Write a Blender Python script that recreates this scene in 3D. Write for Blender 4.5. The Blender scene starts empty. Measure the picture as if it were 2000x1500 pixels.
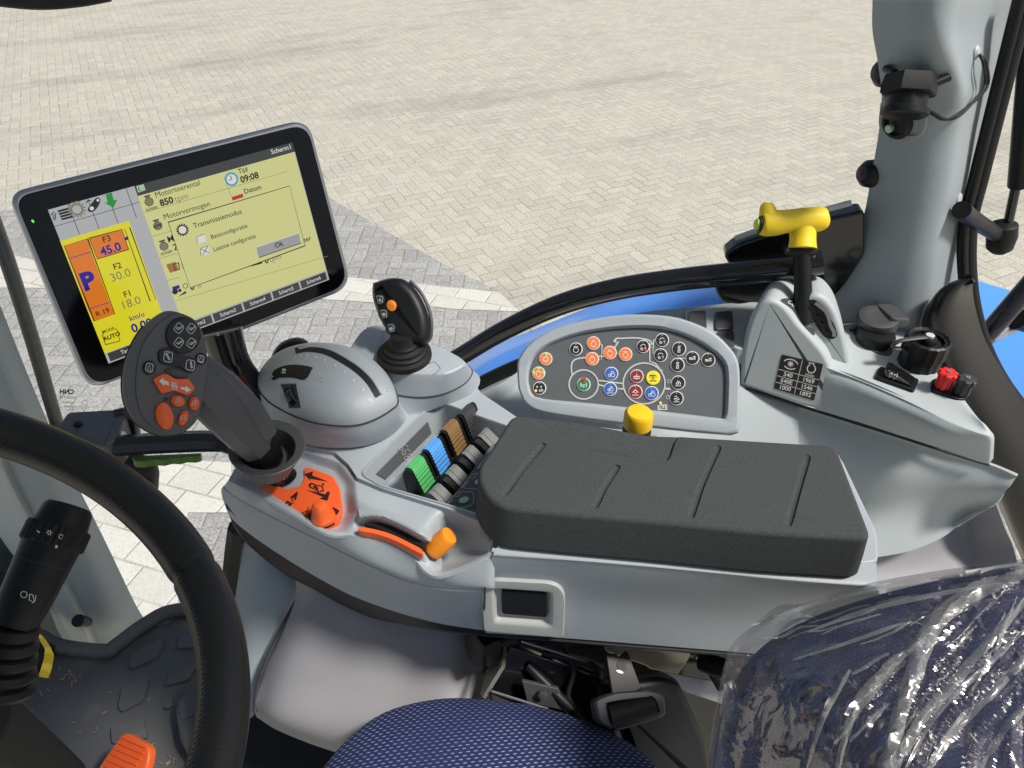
import bpy, bmesh, math, random
from mathutils import Vector, noise
from mathutils.bvhtree import BVHTree
from mathutils.geometry import tessellate_polygon
random.seed(7)
S = bpy.context.scene
COL = S.collection
# ------------------------------------------------------------------ camera, sky, sun, exposure
F = 1455.0; TH = math.radians(38); CT, ST = math.cos(TH), math.sin(TH); ZC = 2.95
cam = bpy.data.cameras.new('camera'); cam_o = bpy.data.objects.new('camera', cam); COL.objects.link(cam_o)
cam.sensor_width = 36; cam.lens = F/2000*36; cam.clip_start = .02; cam.clip_end = 2000
cam_o.location = (0, 0, ZC); cam_o.rotation_euler = (math.pi/2-TH, 0, 0); S.camera = cam_o
SUN_EL, SUN_AZ = math.radians(56), math.radians(-20)      # azimuth measured from +x towards +y
w = bpy.data.worlds.new('World'); S.world = w; w.use_nodes = True
nt = w.node_tree; nt.nodes.clear()
sky = nt.nodes.new('ShaderNodeTexSky'); sky.sky_type = 'NISHITA'; sky.sun_disc = False
sky.sun_elevation = SUN_EL; sky.sun_rotation = math.pi/2-SUN_AZ; sky.air_density = 1.0; sky.dust_density = 3.0; sky.ozone_density = .6
bg = nt.nodes.new('ShaderNodeBackground'); bg.inputs[1].default_value = .075
wo = nt.nodes.new('ShaderNodeOutputWorld'); nt.links.new(sky.outputs[0], bg.inputs[0]); nt.links.new(bg.outputs[0], wo.inputs[0])
sl = bpy.data.lights.new('sun', 'SUN'); sl.energy = 3.6; sl.angle = math.radians(9); sl.color = (1, .95, .87)
so = bpy.data.objects.new('sun', sl); COL.objects.link(so)
sd = Vector((math.cos(SUN_EL)*math.cos(SUN_AZ), math.cos(SUN_EL)*math.sin(SUN_AZ), math.sin(SUN_EL)))
so.rotation_euler = sd.to_track_quat('Z', 'Y').to_euler()
S.view_settings.view_transform = 'Standard'; S.view_settings.look = 'None'; S.view_settings.exposure = .3; S.view_settings.gamma = 1
# ------------------------------------------------------------------ photo geometry -> world points on real surfaces
CAM = Vector((0, 0, ZC))
def ray(px, py):
    v = -(py-750)/F
    return Vector(((px-1000)/F, CT+ST*v, -ST+CT*v))
def H(px, py, D):                       # on the horizontal plane D metres below eye level
    r = ray(px, py); return CAM+r*(D/-r.z)
def G(px, py, d):                       # at distance d along the view axis
    return CAM+ray(px, py)*d
def W(px, py, Y):                       # on the upright plane y = Y
    r = ray(px, py); return CAM+r*(Y/r.y)
def depth(p):
    q = p-CAM; return q.y*CT-q.z*ST
def cr(P, n=6, closed=False):           # Catmull-Rom through tuples or Vectors
    P = [Vector(p) for p in P]; L = len(P); out = []
    for i in range(L if closed else L-1):
        if closed: a, b, c, d = P[i-1], P[i], P[(i+1) % L], P[(i+2) % L]
        else:
            b, c = P[i], P[i+1]; a = P[i-1] if i else b*2-c; d = P[i+2] if i+2 < L else c*2-b
        for k in range(n):
            t = k/n; t2 = t*t; t3 = t2*t
            out.append((b*2+(c-a)*t+(a*2-b*5+c*4-d)*t2+(b*3-a-c*3+d)*t3)*.5)
    if not closed: out.append(P[-1])
    return out
def rnd(P, r, n=5):                     # polygon with rounded corners
    L = len(P); out = []; r = r if isinstance(r, (list, tuple)) else [r]*L
    P = [Vector(p) for p in P]
    for i in range(L):
        a, b, c = P[i-1], P[i], P[(i+1) % L]
        if r[i] <= 0: out.append(b); continue
        da, dc = (a-b), (c-b); k1 = min(r[i], da.length*.48); k2 = min(r[i], dc.length*.48)
        p, q = b+da.normalized()*k1, b+dc.normalized()*k2
        for k in range(n+1):
            t = k/n; out.append(p*(1-t)**2+b*2*t*(1-t)+q*t*t)
    return out
def ell(cx, cy, rx, ry=None, rot=0, n=28, a0=0, a1=360):
    ry = rx if ry is None else ry; c, s = math.cos(math.radians(rot)), math.sin(math.radians(rot)); o = []
    full = (a1-a0) >= 360; m = n if full else n+1
    for k in range(m):
        a = math.radians(a0+(a1-a0)*k/n); x, y = rx*math.cos(a), ry*math.sin(a)
        o.append((cx+x*c-y*s, cy+x*s+y*c))
    return o
class Plane:
    def __init__(s, p, n):
        s.p = p; s.n = n.normalized()
        if s.n.dot(CAM-p) < 0: s.n = -s.n
    def pt(s, px, py, h=0):
        r = ray(px, py); t = (s.p-CAM).dot(s.n)/r.dot(s.n); return CAM+r*t+s.n*h
    def nrm(s, px, py): return s.n
def plane3(a, b, c): return Plane(a, (b-a).cross(c-a))
class Surf:                             # draws onto a modelled surface
    def __init__(s, *mbs):
        v = []; f = []
        for m in mbs:
            o = len(v); v += m.v; f += [[i+o for i in q] for q in m.f]
        s.t = BVHTree.FromPolygons(v, f); s.last = None
    def hit(s, px, py):
        r = ray(px, py).normalized(); l, n, i, d = s.t.ray_cast(CAM, r)
        if l is None:
            if s.last is None: return G(px, py, .9), -r
            p, n = s.last; t = (p-CAM).dot(n)/r.dot(n); return CAM+r*t, n
        if n.dot(r) > 0: n = -n
        s.last = (l, n); return l, n
    def pt(s, px, py, h=0):
        l, n = s.hit(px, py); return l+n*h
    def nrm(s, px, py): return s.hit(px, py)[1]
# ------------------------------------------------------------------ mesh builder
class MB:
    def __init__(s, m=None): s.v = []; s.f = []; s.fm = []; s.slots = []; s.uv = {}; s.m = m
    def sl(s, m):
        m = m or s.m
        if m not in s.slots: s.slots.append(m)
        return s.slots.index(m)
    def add(s, vs, fs, m=None):
        o = len(s.v); s.v += [Vector(v) for v in vs]; k = s.sl(m)
        for f in fs: s.f.append([i+o for i in f]); s.fm.append(k)
        return s
    def loft(s, rings, m=None, cap0=True, cap1=True, closed=True):
        n = len(rings[0]); vs = [p for r in rings for p in r]; fs = []
        for i in range(len(rings)-1):
            for j in range(n if closed else n-1):
                k = (j+1) % n; fs.append([i*n+j, i*n+k, (i+1)*n+k, (i+1)*n+j])
        if cap0: fs.append(list(range(n))[::-1])
        if cap1: fs.append([(len(rings)-1)*n+j for j in range(n)])
        return s.add(vs, fs, m)
    def tube(s, P, r, m=None, seg=12, n=6, smooth=True, flat=1, up=None):
        Q = cr(P, n) if smooth and len(P) > 2 else [Vector(p) for p in P]
        R = r if isinstance(r, (list, tuple)) else [r]*len(P)
        RR = [x[0] for x in cr([(a, 0, 0) for a in R], n)] if smooth and len(P) > 2 else R
        rings = []; u = up or Vector((0, 0, 1)); pa = None
        for i, p in enumerate(Q):
            t = (Q[min(i+1, len(Q)-1)]-Q[max(i-1, 0)]).normalized()
            a = t.cross(u) if pa is None else pa-t*pa.dot(t)
            if a.length < .05: a = t.cross(Vector((1, 0, 0)))
            a.normalize(); b = t.cross(a).normalized(); pa = a
            rings.append([p+(a*math.cos(x)+b*math.sin(x)*flat)*RR[i] for x in [2*math.pi*k/seg for k in range(seg)]])
        return s.loft(rings, m)
    def lathe(s, prof, o, ax, m=None, seg=28, ex=None):
        ax = ax.normalized(); a = ax.cross(Vector((0, 0, 1)) if abs(ax.z) < .9 else Vector((1, 0, 0))).normalized(); b = ax.cross(a)
        rings = []
        for r, h in prof:
            rings.append([o+ax*h+(a*math.cos(x)+b*math.sin(x))*max(r, 1e-5)*(ex(x) if ex else 1) for x in [2*math.pi*k/seg for k in range(seg)]])
        return s.loft(rings, m)
    def box(s, c, sx, sy, sz, ax=None, m=None, bev=0):
        X, Y, Z = ax or (Vector((1, 0, 0)), Vector((0, 1, 0)), Vector((0, 0, 1)))
        X, Y, Z = X.normalized(), Y.normalized(), Z.normalized(); b = min(bev, sx*.45, sy*.45, sz*.45)
        if b <= 0: prof = [(0, -sz/2), (0, sz/2)]
        else: prof = [(b, -sz/2), (b*.3, -sz/2+b*.3), (0, -sz/2+b), (0, sz/2-b), (b*.3, sz/2-b*.3), (b, sz/2)]
        rings = []
        for i, h in prof:
            q = rnd([(-sx/2+i, -sy/2+i), (sx/2-i, -sy/2+i), (sx/2-i, sy/2-i), (-sx/2+i, sy/2-i)], max(b*1.6-i*.5, .0002), 4)
            rings.append([c+X*p.x+Y*p.y+Z*h for p in q])
        return s.loft(rings, m)
    def slab(s, out, cv, th, bev=.002, m=None, steps=3, lift=0, shift=None, flare=0):
        n = cv.n if hasattr(cv, 'n') else cv.nrm(*[sum(p[i] for p in out)/len(out) for i in (0, 1)])
        P = [cv.pt(p[0], p[1], lift) for p in out]; rings = []
        if shift is None: shift = -n*th
        def off(d):
            L = len(P); o = []
            for i in range(L):
                e = (P[(i+1) % L]-P[i-1]); o.append(P[i]+n.cross(e).normalized()*d)
            return o
        c = sum(P, Vector())/len(P); t = off(.001); sgn = 1 if sum((q-c).length for q in t) < sum((q-c).length for q in P) else -1
        for k in range(steps+1):
            a = math.pi/2*k/steps; q = off(sgn*bev*(1-math.sin(a))); rings.append([p-n*bev*(1-math.cos(a)) for p in q])
        q = off(-sgn*flare); rings.append([p+shift for p in q])
        return s.loft(rings, m)
    def grid(s, rows, m=None, th=.003, uvs=None):
        nr, nc = len(rows), len(rows[0]); V = [p for r in rows for p in r]; N = []
        for i in range(nr):
            for j in range(nc):
                a = rows[i][min(j+1, nc-1)]-rows[i][max(j-1, 0)]; b = rows[min(i+1, nr-1)][j]-rows[max(i-1, 0)][j]
                n = a.cross(b); n = n.normalized() if n.length > 1e-12 else Vector((0, 0, 1)); N.append(n)
        c = sum(V, Vector())/len(V); nn = sum(N, Vector())
        if nn.dot(CAM-c) < 0: N = [-n for n in N]
        fs = [[i*nc+j, i*nc+j+1, (i+1)*nc+j+1, (i+1)*nc+j] for i in range(nr-1) for j in range(nc-1)]
        o0 = len(s.f)
        if th <= 0: s.add(V, fs, m)
        else:
            B = [v-n*th for v, n in zip(V, N)]; o = nr*nc
            fb = [[o+k for k in f][::-1] for f in fs]
            bd = [j for j in range(nc)]+[i*nc+nc-1 for i in range(1, nr)]+[(nr-1)*nc+j for j in range(nc-2, -1, -1)]+[i*nc for i in range(nr-2, 0, -1)]
            fe = [[bd[k], bd[(k+1) % len(bd)], o+bd[(k+1) % len(bd)], o+bd[k]] for k in range(len(bd))]
            s.add(V+B, fs+fb+fe, m)
        if uvs:
            for k, f in enumerate(fs): s.uv[o0+k] = [uvs(i // nc, i % nc) for i in f]
        return s
    def patch(s, rows, nu=5, nv=5, m=None, th=.003, uv=None):
        # rows of (px, py, D) or Vectors
        R = [[p if isinstance(p, Vector) else H(*p) for p in r] for r in rows]
        R = [cr(r, nu) for r in R]; Cn = [cr(c, nv) for c in zip(*R)]
        rows2 = [list(r) for r in zip(*Cn)]
        f = None
        if uv:
            nr, nc = len(rows2), len(rows2[0]); lu = sum((rows2[nr//2][j+1]-rows2[nr//2][j]).length for j in range(nc-1)); lv = sum((rows2[i+1][nc//2]-rows2[i][nc//2]).length for i in range(nr-1))
            f = lambda i, j: (j/(nc-1)*lu, i/(nr-1)*lv)
        return s.grid(rows2, m, th, f)
    # ---- flat marks
    def poly(s, cv, P, m=None, h=.0004, holes=()):
        loops = [[Vector((p[0], p[1], 0)) for p in L] for L in [P]+list(holes)]
        tr = tessellate_polygon(loops); fl = [p for L in loops for p in L]
        if isinstance(cv, Surf):          # follow a curved surface: split long triangles
            vs = [Vector((p.x, p.y)) for p in fl]; todo = [list(t) for t in tr]; done = []; mid = {}
            while todo:
                t = todo.pop(); e = max(range(3), key=lambda i: (round((vs[t[i]]-vs[t[(i+1) % 3]]).length, 4), t[i]+t[(i+1) % 3]))
                a, b_, c = t[e], t[(e+1) % 3], t[(e+2) % 3]
                if (vs[a]-vs[b_]).length < 7: done.append(t); continue
                k = (min(a, b_), max(a, b_))
                if k not in mid: mid[k] = len(vs); vs.append((vs[a]+vs[b_])/2)
                q = mid[k]; todo += [[a, q, c], [q, b_, c]]
            return s.add([cv.pt(p.x, p.y, h) for p in vs], done, m)
        return s.add([cv.pt(p.x, p.y, h) for p in fl], [list(t) for t in tr], m)
    def rect(s, cv, x0, y0, x1, y1, m=None, h=.0004): return s.poly(cv, [(x0, y0), (x1, y0), (x1, y1), (x0, y1)], m, h)
    def stroke(s, cv, P, w, m=None, h=.0005, closed=False):
        P = [Vector((p[0], p[1])) for p in P]; L = len(P); A = []; B = []
        for i in range(L):
            a = P[i-1] if (i or closed) else P[i]; b = P[(i+1) % L] if (i < L-1 or closed) else P[i]
            d = b-a; d = d.normalized() if d.length > 1e-9 else Vector((1, 0)); nn = Vector((-d.y, d.x))*w/2
            e = P[i]-a
            if e.length > 1e-9 and (b-P[i]).length > 1e-9:
                c = max(.5, abs(e.normalized().dot(d))); nn = nn/c
            A.append(cv.pt(*(P[i]+nn), h)); B.append(cv.pt(*(P[i]-nn), h))
        fs = [[i, (i+1) % L, L+(i+1) % L, L+i] for i in range(L if closed else L-1)]
        return s.add(A+B, fs, m)
    def button(s, cv, P, h, ins=2, m=None, h0=-.001, dome=0):
        c = Vector((sum(p[0] for p in P)/len(P), sum(p[1] for p in P)/len(P)))
        rr = sum((Vector(p[:2])-c).length for p in P)/len(P)
        def sc(k): return [c+(Vector(p[:2])-c)*k for p in P]
        n = cv.nrm(*c); R = []
        for k, hh in [(1, h0), (1, h*.6), (1-ins*.3/rr, h*.88), (1-ins/rr, h)]+([(.6, h+dome*.64), (.25, h+dome*.95)] if dome else []):
            R.append([cv.pt(p.x, p.y, hh) for p in sc(k)])
        return s.loft(R, m)
    def text(s, cv, t, x, y, size, ang=0, m=None, h=.0006, al='CENTER', bold=.0, shear=0, sx=1, mirror=False, up=None):
        me = glyphs(t, al, bold); c, sn = math.cos(math.radians(ang)), math.sin(math.radians(ang))
        ux, uy = (c, sn), ((sn, -c) if up is None else (math.cos(math.radians(up)), -math.sin(math.radians(up))))
        vs = []
        for X, Y in me[0]:
            X = (X*sx+shear*Y)*size*(-1 if mirror else 1); Y = Y*size
            vs.append(cv.pt(x+X*ux[0]+Y*uy[0], y+X*ux[1]+Y*uy[1], h))
        return s.add(vs, me[1], m)
    def build(s, name, parent=None, label=None, angle=38, cat=None, group=None, kind=None, recalc=True):
        off = parent_loc(parent) if parent else (Vector() if kind == 'structure' else None)
        if off is None:
            zs = min(v.z for v in s.v); c = sum(s.v, Vector())/len(s.v); off = Vector((c.x, c.y, zs))
        me = bpy.data.meshes.new(name); me.from_pydata([v-off for v in s.v], [], s.f); 
        for m in s.slots: me.materials.append(M[m] if isinstance(m, str) else m)
        for p, k in zip(me.polygons, s.fm): p.material_index = k
        if s.uv:
            ul = me.uv_layers.new(name='uv')
            for p in me.polygons:
                if p.index in s.uv:
                    for li, uvv in zip(p.loop_indices, s.uv[p.index]): ul.data[li].uv = uvv
        if recalc:
            bm = bmesh.new(); bm.from_mesh(me); bmesh.ops.recalc_face_normals(bm, faces=bm.faces); bm.to_mesh(me); bm.free()
        me.update()
        if angle:
            for p in me.polygons: p.use_smooth = True
            me.set_sharp_from_angle(angle=math.radians(angle))
        o = bpy.data.objects.new(name, me); COL.objects.link(o)
        if angle and angle < 100 and len(me.polygons) < 30000: wm = o.modifiers.new('face normals', 'WEIGHTED_NORMAL'); wm.keep_sharp = True; wm.weight = 80
        if parent: o.parent = parent; o.location = off-parent_loc(parent) if False else (0, 0, 0)
        else: o.location = off
        if label: o['label'] = label
        if cat: o['category'] = cat
        if group: o['group'] = group
        if kind: o['kind'] = kind
        return o
_loc = {}
def parent_loc(p):
    q = Vector()
    while p: q = q+p.location; p = p.parent
    return q
def thing(name, label, cat, loc, group=None):
    o = bpy.data.objects.new(name, None); COL.objects.link(o); o.location = loc; o.empty_display_size = .02
    o['label'] = label; o['category'] = cat
    if group: o['group'] = group
    return o
_g = {}
def glyphs(t, al, bold):
    k = (t, al, bold)
    if k not in _g:
        c = bpy.data.curves.new('t', 'FONT'); c.body = t; c.align_x = al; c.align_y = 'CENTER'; c.size = 1.0; c.resolution_u = 3; c.offset = bold
        o = bpy.data.objects.new('t', c); me = bpy.data.meshes.new_from_object(o)
        _g[k] = ([(v.co.x, v.co.y) for v in me.vertices], [list(p.vertices) for p in me.polygons])
        bpy.data.objects.remove(o); bpy.data.curves.remove(c); bpy.data.meshes.remove(me)
    return _g[k]
# ------------------------------------------------------------------ materials
M = {}
def mat(name, col, rough=.5, metal=0, spec=.5, bump=0, bscale=400, var=0, vscale=8, coat=0, emit=None, alpha=None, dirt=None):
    m = bpy.data.materials.new(name); m.use_nodes = True; t = m.node_tree; b = t.nodes['Principled BSDF']
    b.inputs['Base Color'].default_value = (*col, 1); b.inputs['Roughness'].default_value = rough; b.inputs['Metallic'].default_value = metal
    b.inputs['Specular IOR Level'].default_value = spec; b.inputs['Coat Weight'].default_value = coat; b.inputs['Coat Roughness'].default_value = .08
    if emit: b.inputs['Emission Color'].default_value = (*col, 1); b.inputs['Emission Strength'].default_value = emit; b.inputs['Base Color'].default_value = (0.01, .01, .01, 1)
    if bump or var or dirt:
        tc = t.nodes.new('ShaderNodeNewGeometry')
    if bump:
        n = t.nodes.new('ShaderNodeTexNoise'); n.inputs['Scale'].default_value = bscale; n.inputs['Detail'].default_value = 3; t.links.new(tc.outputs['Position'], n.inputs['Vector'])
        bp = t.nodes.new('ShaderNodeBump'); bp.inputs['Strength'].default_value = bump; bp.inputs['Distance'].default_value = .0006
        t.links.new(n.outputs['Fac'], bp.inputs['Height']); t.links.new(bp.outputs['Normal'], b.inputs['Normal'])
    if var:
        n2 = t.nodes.new('ShaderNodeTexNoise'); n2.inputs['Scale'].default_value = vscale; n2.inputs['Detail'].default_value = 5; t.links.new(tc.outputs['Position'], n2.inputs['Vector'])
        mx = t.nodes.new('ShaderNodeMix'); mx.data_type = 'RGBA'
        mx.inputs[6].default_value = (*[c*(1-var) for c in col], 1); mx.inputs[7].default_value = (*[min(1, c*(1+var)) for c in col], 1)
        t.links.new(n2.outputs['Fac'], mx.inputs[0]); t.links.new(mx.outputs[2], b.inputs['Base Color'])
        mr = t.nodes.new('ShaderNodeMapRange'); mr.inputs[3].default_value = rough*.85; mr.inputs[4].default_value = min(1, rough*1.2); t.links.new(n2.outputs['Fac'], mr.inputs[0]); t.links.new(mr.outputs[0], b.inputs['Roughness'])
        if dirt:
            n3 = t.nodes.new('ShaderNodeTexNoise'); n3.inputs['Scale'].default_value = dirt[1]; n3.inputs['Detail'].default_value = 8; t.links.new(tc.outputs['Position'], n3.inputs['Vector'])
            rp = t.nodes.new('ShaderNodeMapRange'); rp.inputs[1].default_value = dirt[2]; rp.inputs[2].default_value = dirt[2]+.12; t.links.new(n3.outputs['Fac'], rp.inputs[0])
            m2 = t.nodes.new('ShaderNodeMix'); m2.data_type = 'RGBA'; m2.inputs[7].default_value = (*dirt[0], 1)
            ml = t.nodes.new('ShaderNodeMath'); ml.operation = 'MULTIPLY'; ml.inputs[1].default_value = dirt[3]; t.links.new(rp.outputs[0], ml.inputs[0])
            t.links.new(mx.outputs[2], m2.inputs[6]); t.links.new(ml.outputs[0], m2.inputs[0]); t.links.new(m2.outputs[2], b.inputs['Base Color'])
    M[name] = m; return m
mat('grey', (.345, .385, .42), .46, bump=.4, bscale=600, var=.07, vscale=16)
mat('grey_light', (.41, .455, .465), .5, bump=.3, bscale=800, var=.04, vscale=5)
mat('grey_pillar', (.29, .33, .35), .55, bump=.3, bscale=700, var=.04, vscale=5)
mat('grey_violet', (.25, .248, .268), .55, bump=.4, bscale=700, var=.05, vscale=7)
mat('grey_frame', (.38, .40, .39), .5, bump=.2, var=.05, vscale=20)
mat('pod_face', (.105, .115, .125), .45, bump=.1, var=.04, vscale=12)
mat('seam', (.03, .032, .035), .7)
mat('dark', (.010, .011, .012), .42, spec=.3, bump=.25, bscale=900, var=.15, vscale=14)
mat('dark_grey', (.055, .057, .062), .45, bump=.35, bscale=1000, var=.1, vscale=14)
mat('stick_grey', (.085, .087, .093), .42, bump=.3, bscale=1100, var=.06, vscale=14)
mat('gloss_black', (.008, .008, .009), .14, coat=.4)
mat('rubber', (.010, .010, .011), .55, spec=.35, bump=.3, bscale=900, var=.2, vscale=20)
mat('screen_black', (.003, .003, .004), .1, spec=.3)
mat('chrome', (.5, .51, .53), .28, metal=.85, var=.05, vscale=10)
mat('steel', (.45, .45, .44), .35, metal=.9, var=.1, vscale=60)
mat('tin', (.35, .33, .27), .35, metal=.7, var=.3, vscale=30)
mat('foam', (.056, .062, .064), .9, spec=.2, bump=.6, bscale=900, var=.45, vscale=420)

mat('orange', (.85, .13, .02), .42, bump=.15, var=.05, vscale=30)
mat('orange_plate', (.9, .12, .025), .5, bump=.1, var=.04, vscale=20)
mat('orange_knob', (.9, .28, .01), .55, bump=.3, bscale=1200, var=.06, vscale=40)
mat('yellow', (.86, .62, .015), .5, bump=.5, bscale=600, var=.07, vscale=60)
mat('yellow_knob', (.85, .52, .01), .45, bump=.15, var=.04, vscale=40)
mat('lime', (.5, .7, .05), .4)
mat('green_p', (.08, .42, .13), .5, bump=.2, var=.06, vscale=50)
mat('blue_p', (.08, .32, .75), .5, bump=.2, var=.06, vscale=50)
mat('brown_p', (.22, .125, .05), .5, bump=.2, var=.12, vscale=50)
mat('black_p', (.035, .037, .04), .5, bump=.2, var=.06, vscale=50)
mat('paddle_grey', (.16, .17, .17), .42, bump=.2, var=.06, vscale=50)
mat('white', (.72, .73, .72), .55); mat('ink', (.01, .01, .012), .6); mat('soft_white', (.5, .52, .52), .6)
mat('b_orange', (.85, .2, .04), .5); mat('b_blue', (.03, .12, .5), .5); mat('b_red', (.28, .015, .02), .5); mat('b_yellow', (.85, .76, .03), .5)
mat('b_green', (.02, .22, .1), .5); mat('b_black', (.012, .013, .014), .5); mat('mint', (.45, .7, .45), .5); mat('red_p', (.75, .02, .02), .35, var=.05, vscale=40)
mat('green_tool', (.09, .2, .025), .5, var=.1, vscale=40)
mat('tape', (.72, .56, .03), .6, var=.08, vscale=60)
mat('fender', (.10, .34, .97), .2, coat=.6, var=.04, vscale=3)  # base blue raised so the sky reflection is part of the colour
mat('leather', (.012, .012, .012), .36, spec=.5, bump=.45, bscale=500, var=.15, vscale=25)
mat('mat_floor', (.10, .104, .106), .7, bump=.6, bscale=900, var=.25, vscale=6, dirt=((.22, .19, .13), 14, .56, .5))
mat('latch_grey', (.10, .102, .105), .5, bump=.3)
mat('straw', (.45, .36, .18), .8)
mat('led_green', (.1, 1, .05), emit=1.2); mat('led_amber', (1, .45, .05), emit=1.6)
for n_, c_ in dict(s_yel=(.62, .62, .25), s_yel2=(.72, .66, .02), s_or=(.72, .19, .015), s_grey=(.42, .43, .43), s_head=(.045, .047, .045), s_blue=(.015, .01, .30), s_ink=(.01, .01, .01), s_mid=(.2, .2, .12), s_white=(.7, .7, .68), s_btn=(.33, .33, .34), s_green=(.01, .28, .03), s_cyan=(.03, .35, .55), s_red=(.5, .02, .02), s_line=(.25, .26, .12), s_brown=(.35, .16, .03)).items():
    mat(n_, c_, .12, emit=.72)
class NT:                                # tiny node-math helper
    def __init__(s, name):
        s.m = bpy.data.materials.new(name); s.m.use_nodes = True; s.t = s.m.node_tree; s.b = s.t.nodes['Principled BSDF']; M[name] = s.m
    def _in(s, n, i, v):
        if isinstance(v, (int, float)): n.inputs[i].default_value = v
        elif isinstance(v, tuple): n.inputs[i].default_value = (*v, 1) if len(v) == 3 and n.inputs[i].type == 'RGBA' else v
        else: s.t.links.new(v, n.inputs[i])
    def ma(s, op, a, b=0.0, c=None):
        n = s.t.nodes.new('ShaderNodeMath'); n.operation = op; s._in(n, 0, a); s._in(n, 1, b)
        if c is not None: s._in(n, 2, c)
        return n.outputs[0]
    def mix(s, f, a, b):
        n = s.t.nodes.new('ShaderNodeMix'); n.data_type = 'RGBA'; s._in(n, 0, f); s._in(n, 6, a); s._in(n, 7, b); return n.outputs[2]
    def mr(s, v, a, b, c=0., d=1.):
        n = s.t.nodes.new('ShaderNodeMapRange'); s._in(n, 0, v); [s._in(n, i+1, x) for i, x in enumerate((a, b, c, d))]; return n.outputs[0]
    def noise(s, vec, sc, det=3, rough=.5):
        n = s.t.nodes.new('ShaderNodeTexNoise'); s._in(n, 'Vector', vec); n.inputs['Scale'].default_value = sc; n.inputs['Detail'].default_value = det; n.inputs['Roughness'].default_value = rough; return n.outputs['Fac']
    def pos(s, rot=0):
        g = s.t.nodes.new('ShaderNodeNewGeometry'); mp = s.t.nodes.new('ShaderNodeMapping'); s.t.links.new(g.outputs['Position'], mp.inputs[0]); mp.inputs['Rotation'].default_value = (0, 0, rot)
        sp = s.t.nodes.new('ShaderNodeSeparateXYZ'); s.t.links.new(mp.outputs[0], sp.inputs[0]); return mp.outputs[0], sp.outputs[0], sp.outputs[1]
    def comb(s, x, y, z=0.):
        n = s.t.nodes.new('ShaderNodeCombineXYZ'); s._in(n, 0, x); s._in(n, 1, y); s._in(n, 2, z); return n.outputs[0]
    def white(s, vec):
        n = s.t.nodes.new('ShaderNodeTexWhiteNoise'); s.t.links.new(vec, n.inputs[0]); return n.outputs[0]
    def bump(s, h, st=.5, dist=.002):
        n = s.t.nodes.new('ShaderNodeBump'); n.inputs[0].default_value = st; n.inputs[1].default_value = dist; s.t.links.new(h, n.inputs['Height']); s.t.links.new(n.outputs[0], s.b.inputs['Normal'])
    def col(s, c, r=.8): s._in(s.b, 'Base Color', c); s._in(s.b, 'Roughness', r)
def paving(name, w_, c0, c1, joint, rot, herring=True, jw=.06, speck=.5, stain=.35):
    n = NT(name); P, x, y = n.pos(rot)
    wob = n.noise(P, 3.0, 2); x = n.ma('ADD', x, n.ma('MULTIPLY', n.ma('SUBTRACT', wob, .5), .03))
    x = n.ma('DIVIDE', x, w_); y = n.ma('DIVIDE', y, w_)
    if herring:
        i, j = n.ma('FLOOR', x), n.ma('FLOOR', y); fx, fy = n.ma('FRACT', x), n.ma('FRACT', y)
        k = n.ma('FLOORED_MODULO', n.ma('ADD', n.ma('SUBTRACT', i, j), .25), 4.0); k = n.ma('FLOOR', k)
        eq = [n.ma('COMPARE', k, float(q), .1) for q in range(4)]
        d = n.ma('MINIMUM', n.ma('MINIMUM', n.ma('ADD', fx, eq[1]), n.ma('ADD', n.ma('SUBTRACT', 1.0, fx), eq[0])), n.ma('MINIMUM', n.ma('ADD', fy, eq[2]), n.ma('ADD', n.ma('SUBTRACT', 1.0, fy), eq[3])))
        idv = n.comb(n.ma('SUBTRACT', i, eq[1]), n.ma('SUBTRACT', j, eq[2]))
    else:
        j = n.ma('FLOOR', y); xs = n.ma('ADD', n.ma('DIVIDE', x, 1.55), n.ma('MULTIPLY', n.ma('FLOORED_MODULO', j, 2.0), .5)); i = n.ma('FLOOR', xs)
        fx, fy = n.ma('MULTIPLY', n.ma('FRACT', xs), 1.55), n.ma('FRACT', y)
        d = n.ma('MINIMUM', n.ma('MINIMUM', fx, n.ma('SUBTRACT', 1.55, fx)), n.ma('MINIMUM', fy, n.ma('SUBTRACT', 1.0, fy))); idv = n.comb(i, j, 3.)
    r = n.white(idv)
    c = n.mix(r, c0, c1)
    sp = n.noise(P, 120, 2, .8); c = n.mix(n.mr(sp, .46, .38, 0., speck), c, tuple(v*.28 for v in c0)); c = n.mix(n.mr(sp, .56, .68, 0., speck*.8), c, (.8, .78, .7)); s2_ = n.noise(P, 52, 3, .85); c = n.mix(n.mr(s2_, .47, .38, 0., speck*.6), c, tuple(v*.5 for v in c0)); c = n.mix(n.mr(s2_, .57, .68, 0., speck*.5), c, (.74, .72, .64))
    mid = n.noise(P, 40, 3, .6); c = n.mix(n.mr(mid, .5, .75, 0., .3), c, tuple(v*.6 for v in c0))
    big = n.noise(n.comb(n.ma('MULTIPLY', x, w_*.35), n.ma('MULTIPLY', y, w_*1.3)), .5, 8, .68); c = n.mix(n.mr(big, .52, .7, 0., stain), c, tuple(v*.55 for v in c0))
    jj = n.mr(d, jw*.55, jw, 1., 0.); jn = n.mr(n.noise(P, 1.7, 5, .75), .42, .68, .04, .75)
    c = n.mix(n.ma('MULTIPLY', jj, jn), c, joint)
    n.col(c, .9); n.bump(n.ma('ADD', n.mr(d, 0., jw*1.6, 0., 1.), n.ma('MULTIPLY', sp, .35)), .7, .006); return n.m
A0 = math.radians(18)
paving('pave_beige', .105, (.47, .455, .38), (.56, .54, .455), (.22, .21, .165), A0-math.radians(45), speck=.85, jw=.07, stain=.75)
paving('pave_grey', .105, (.31, .315, .31), (.40, .405, .395), (.17, .17, .14), A0-math.radians(45)+.5, speck=.6, stain=.2, jw=.07)
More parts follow.
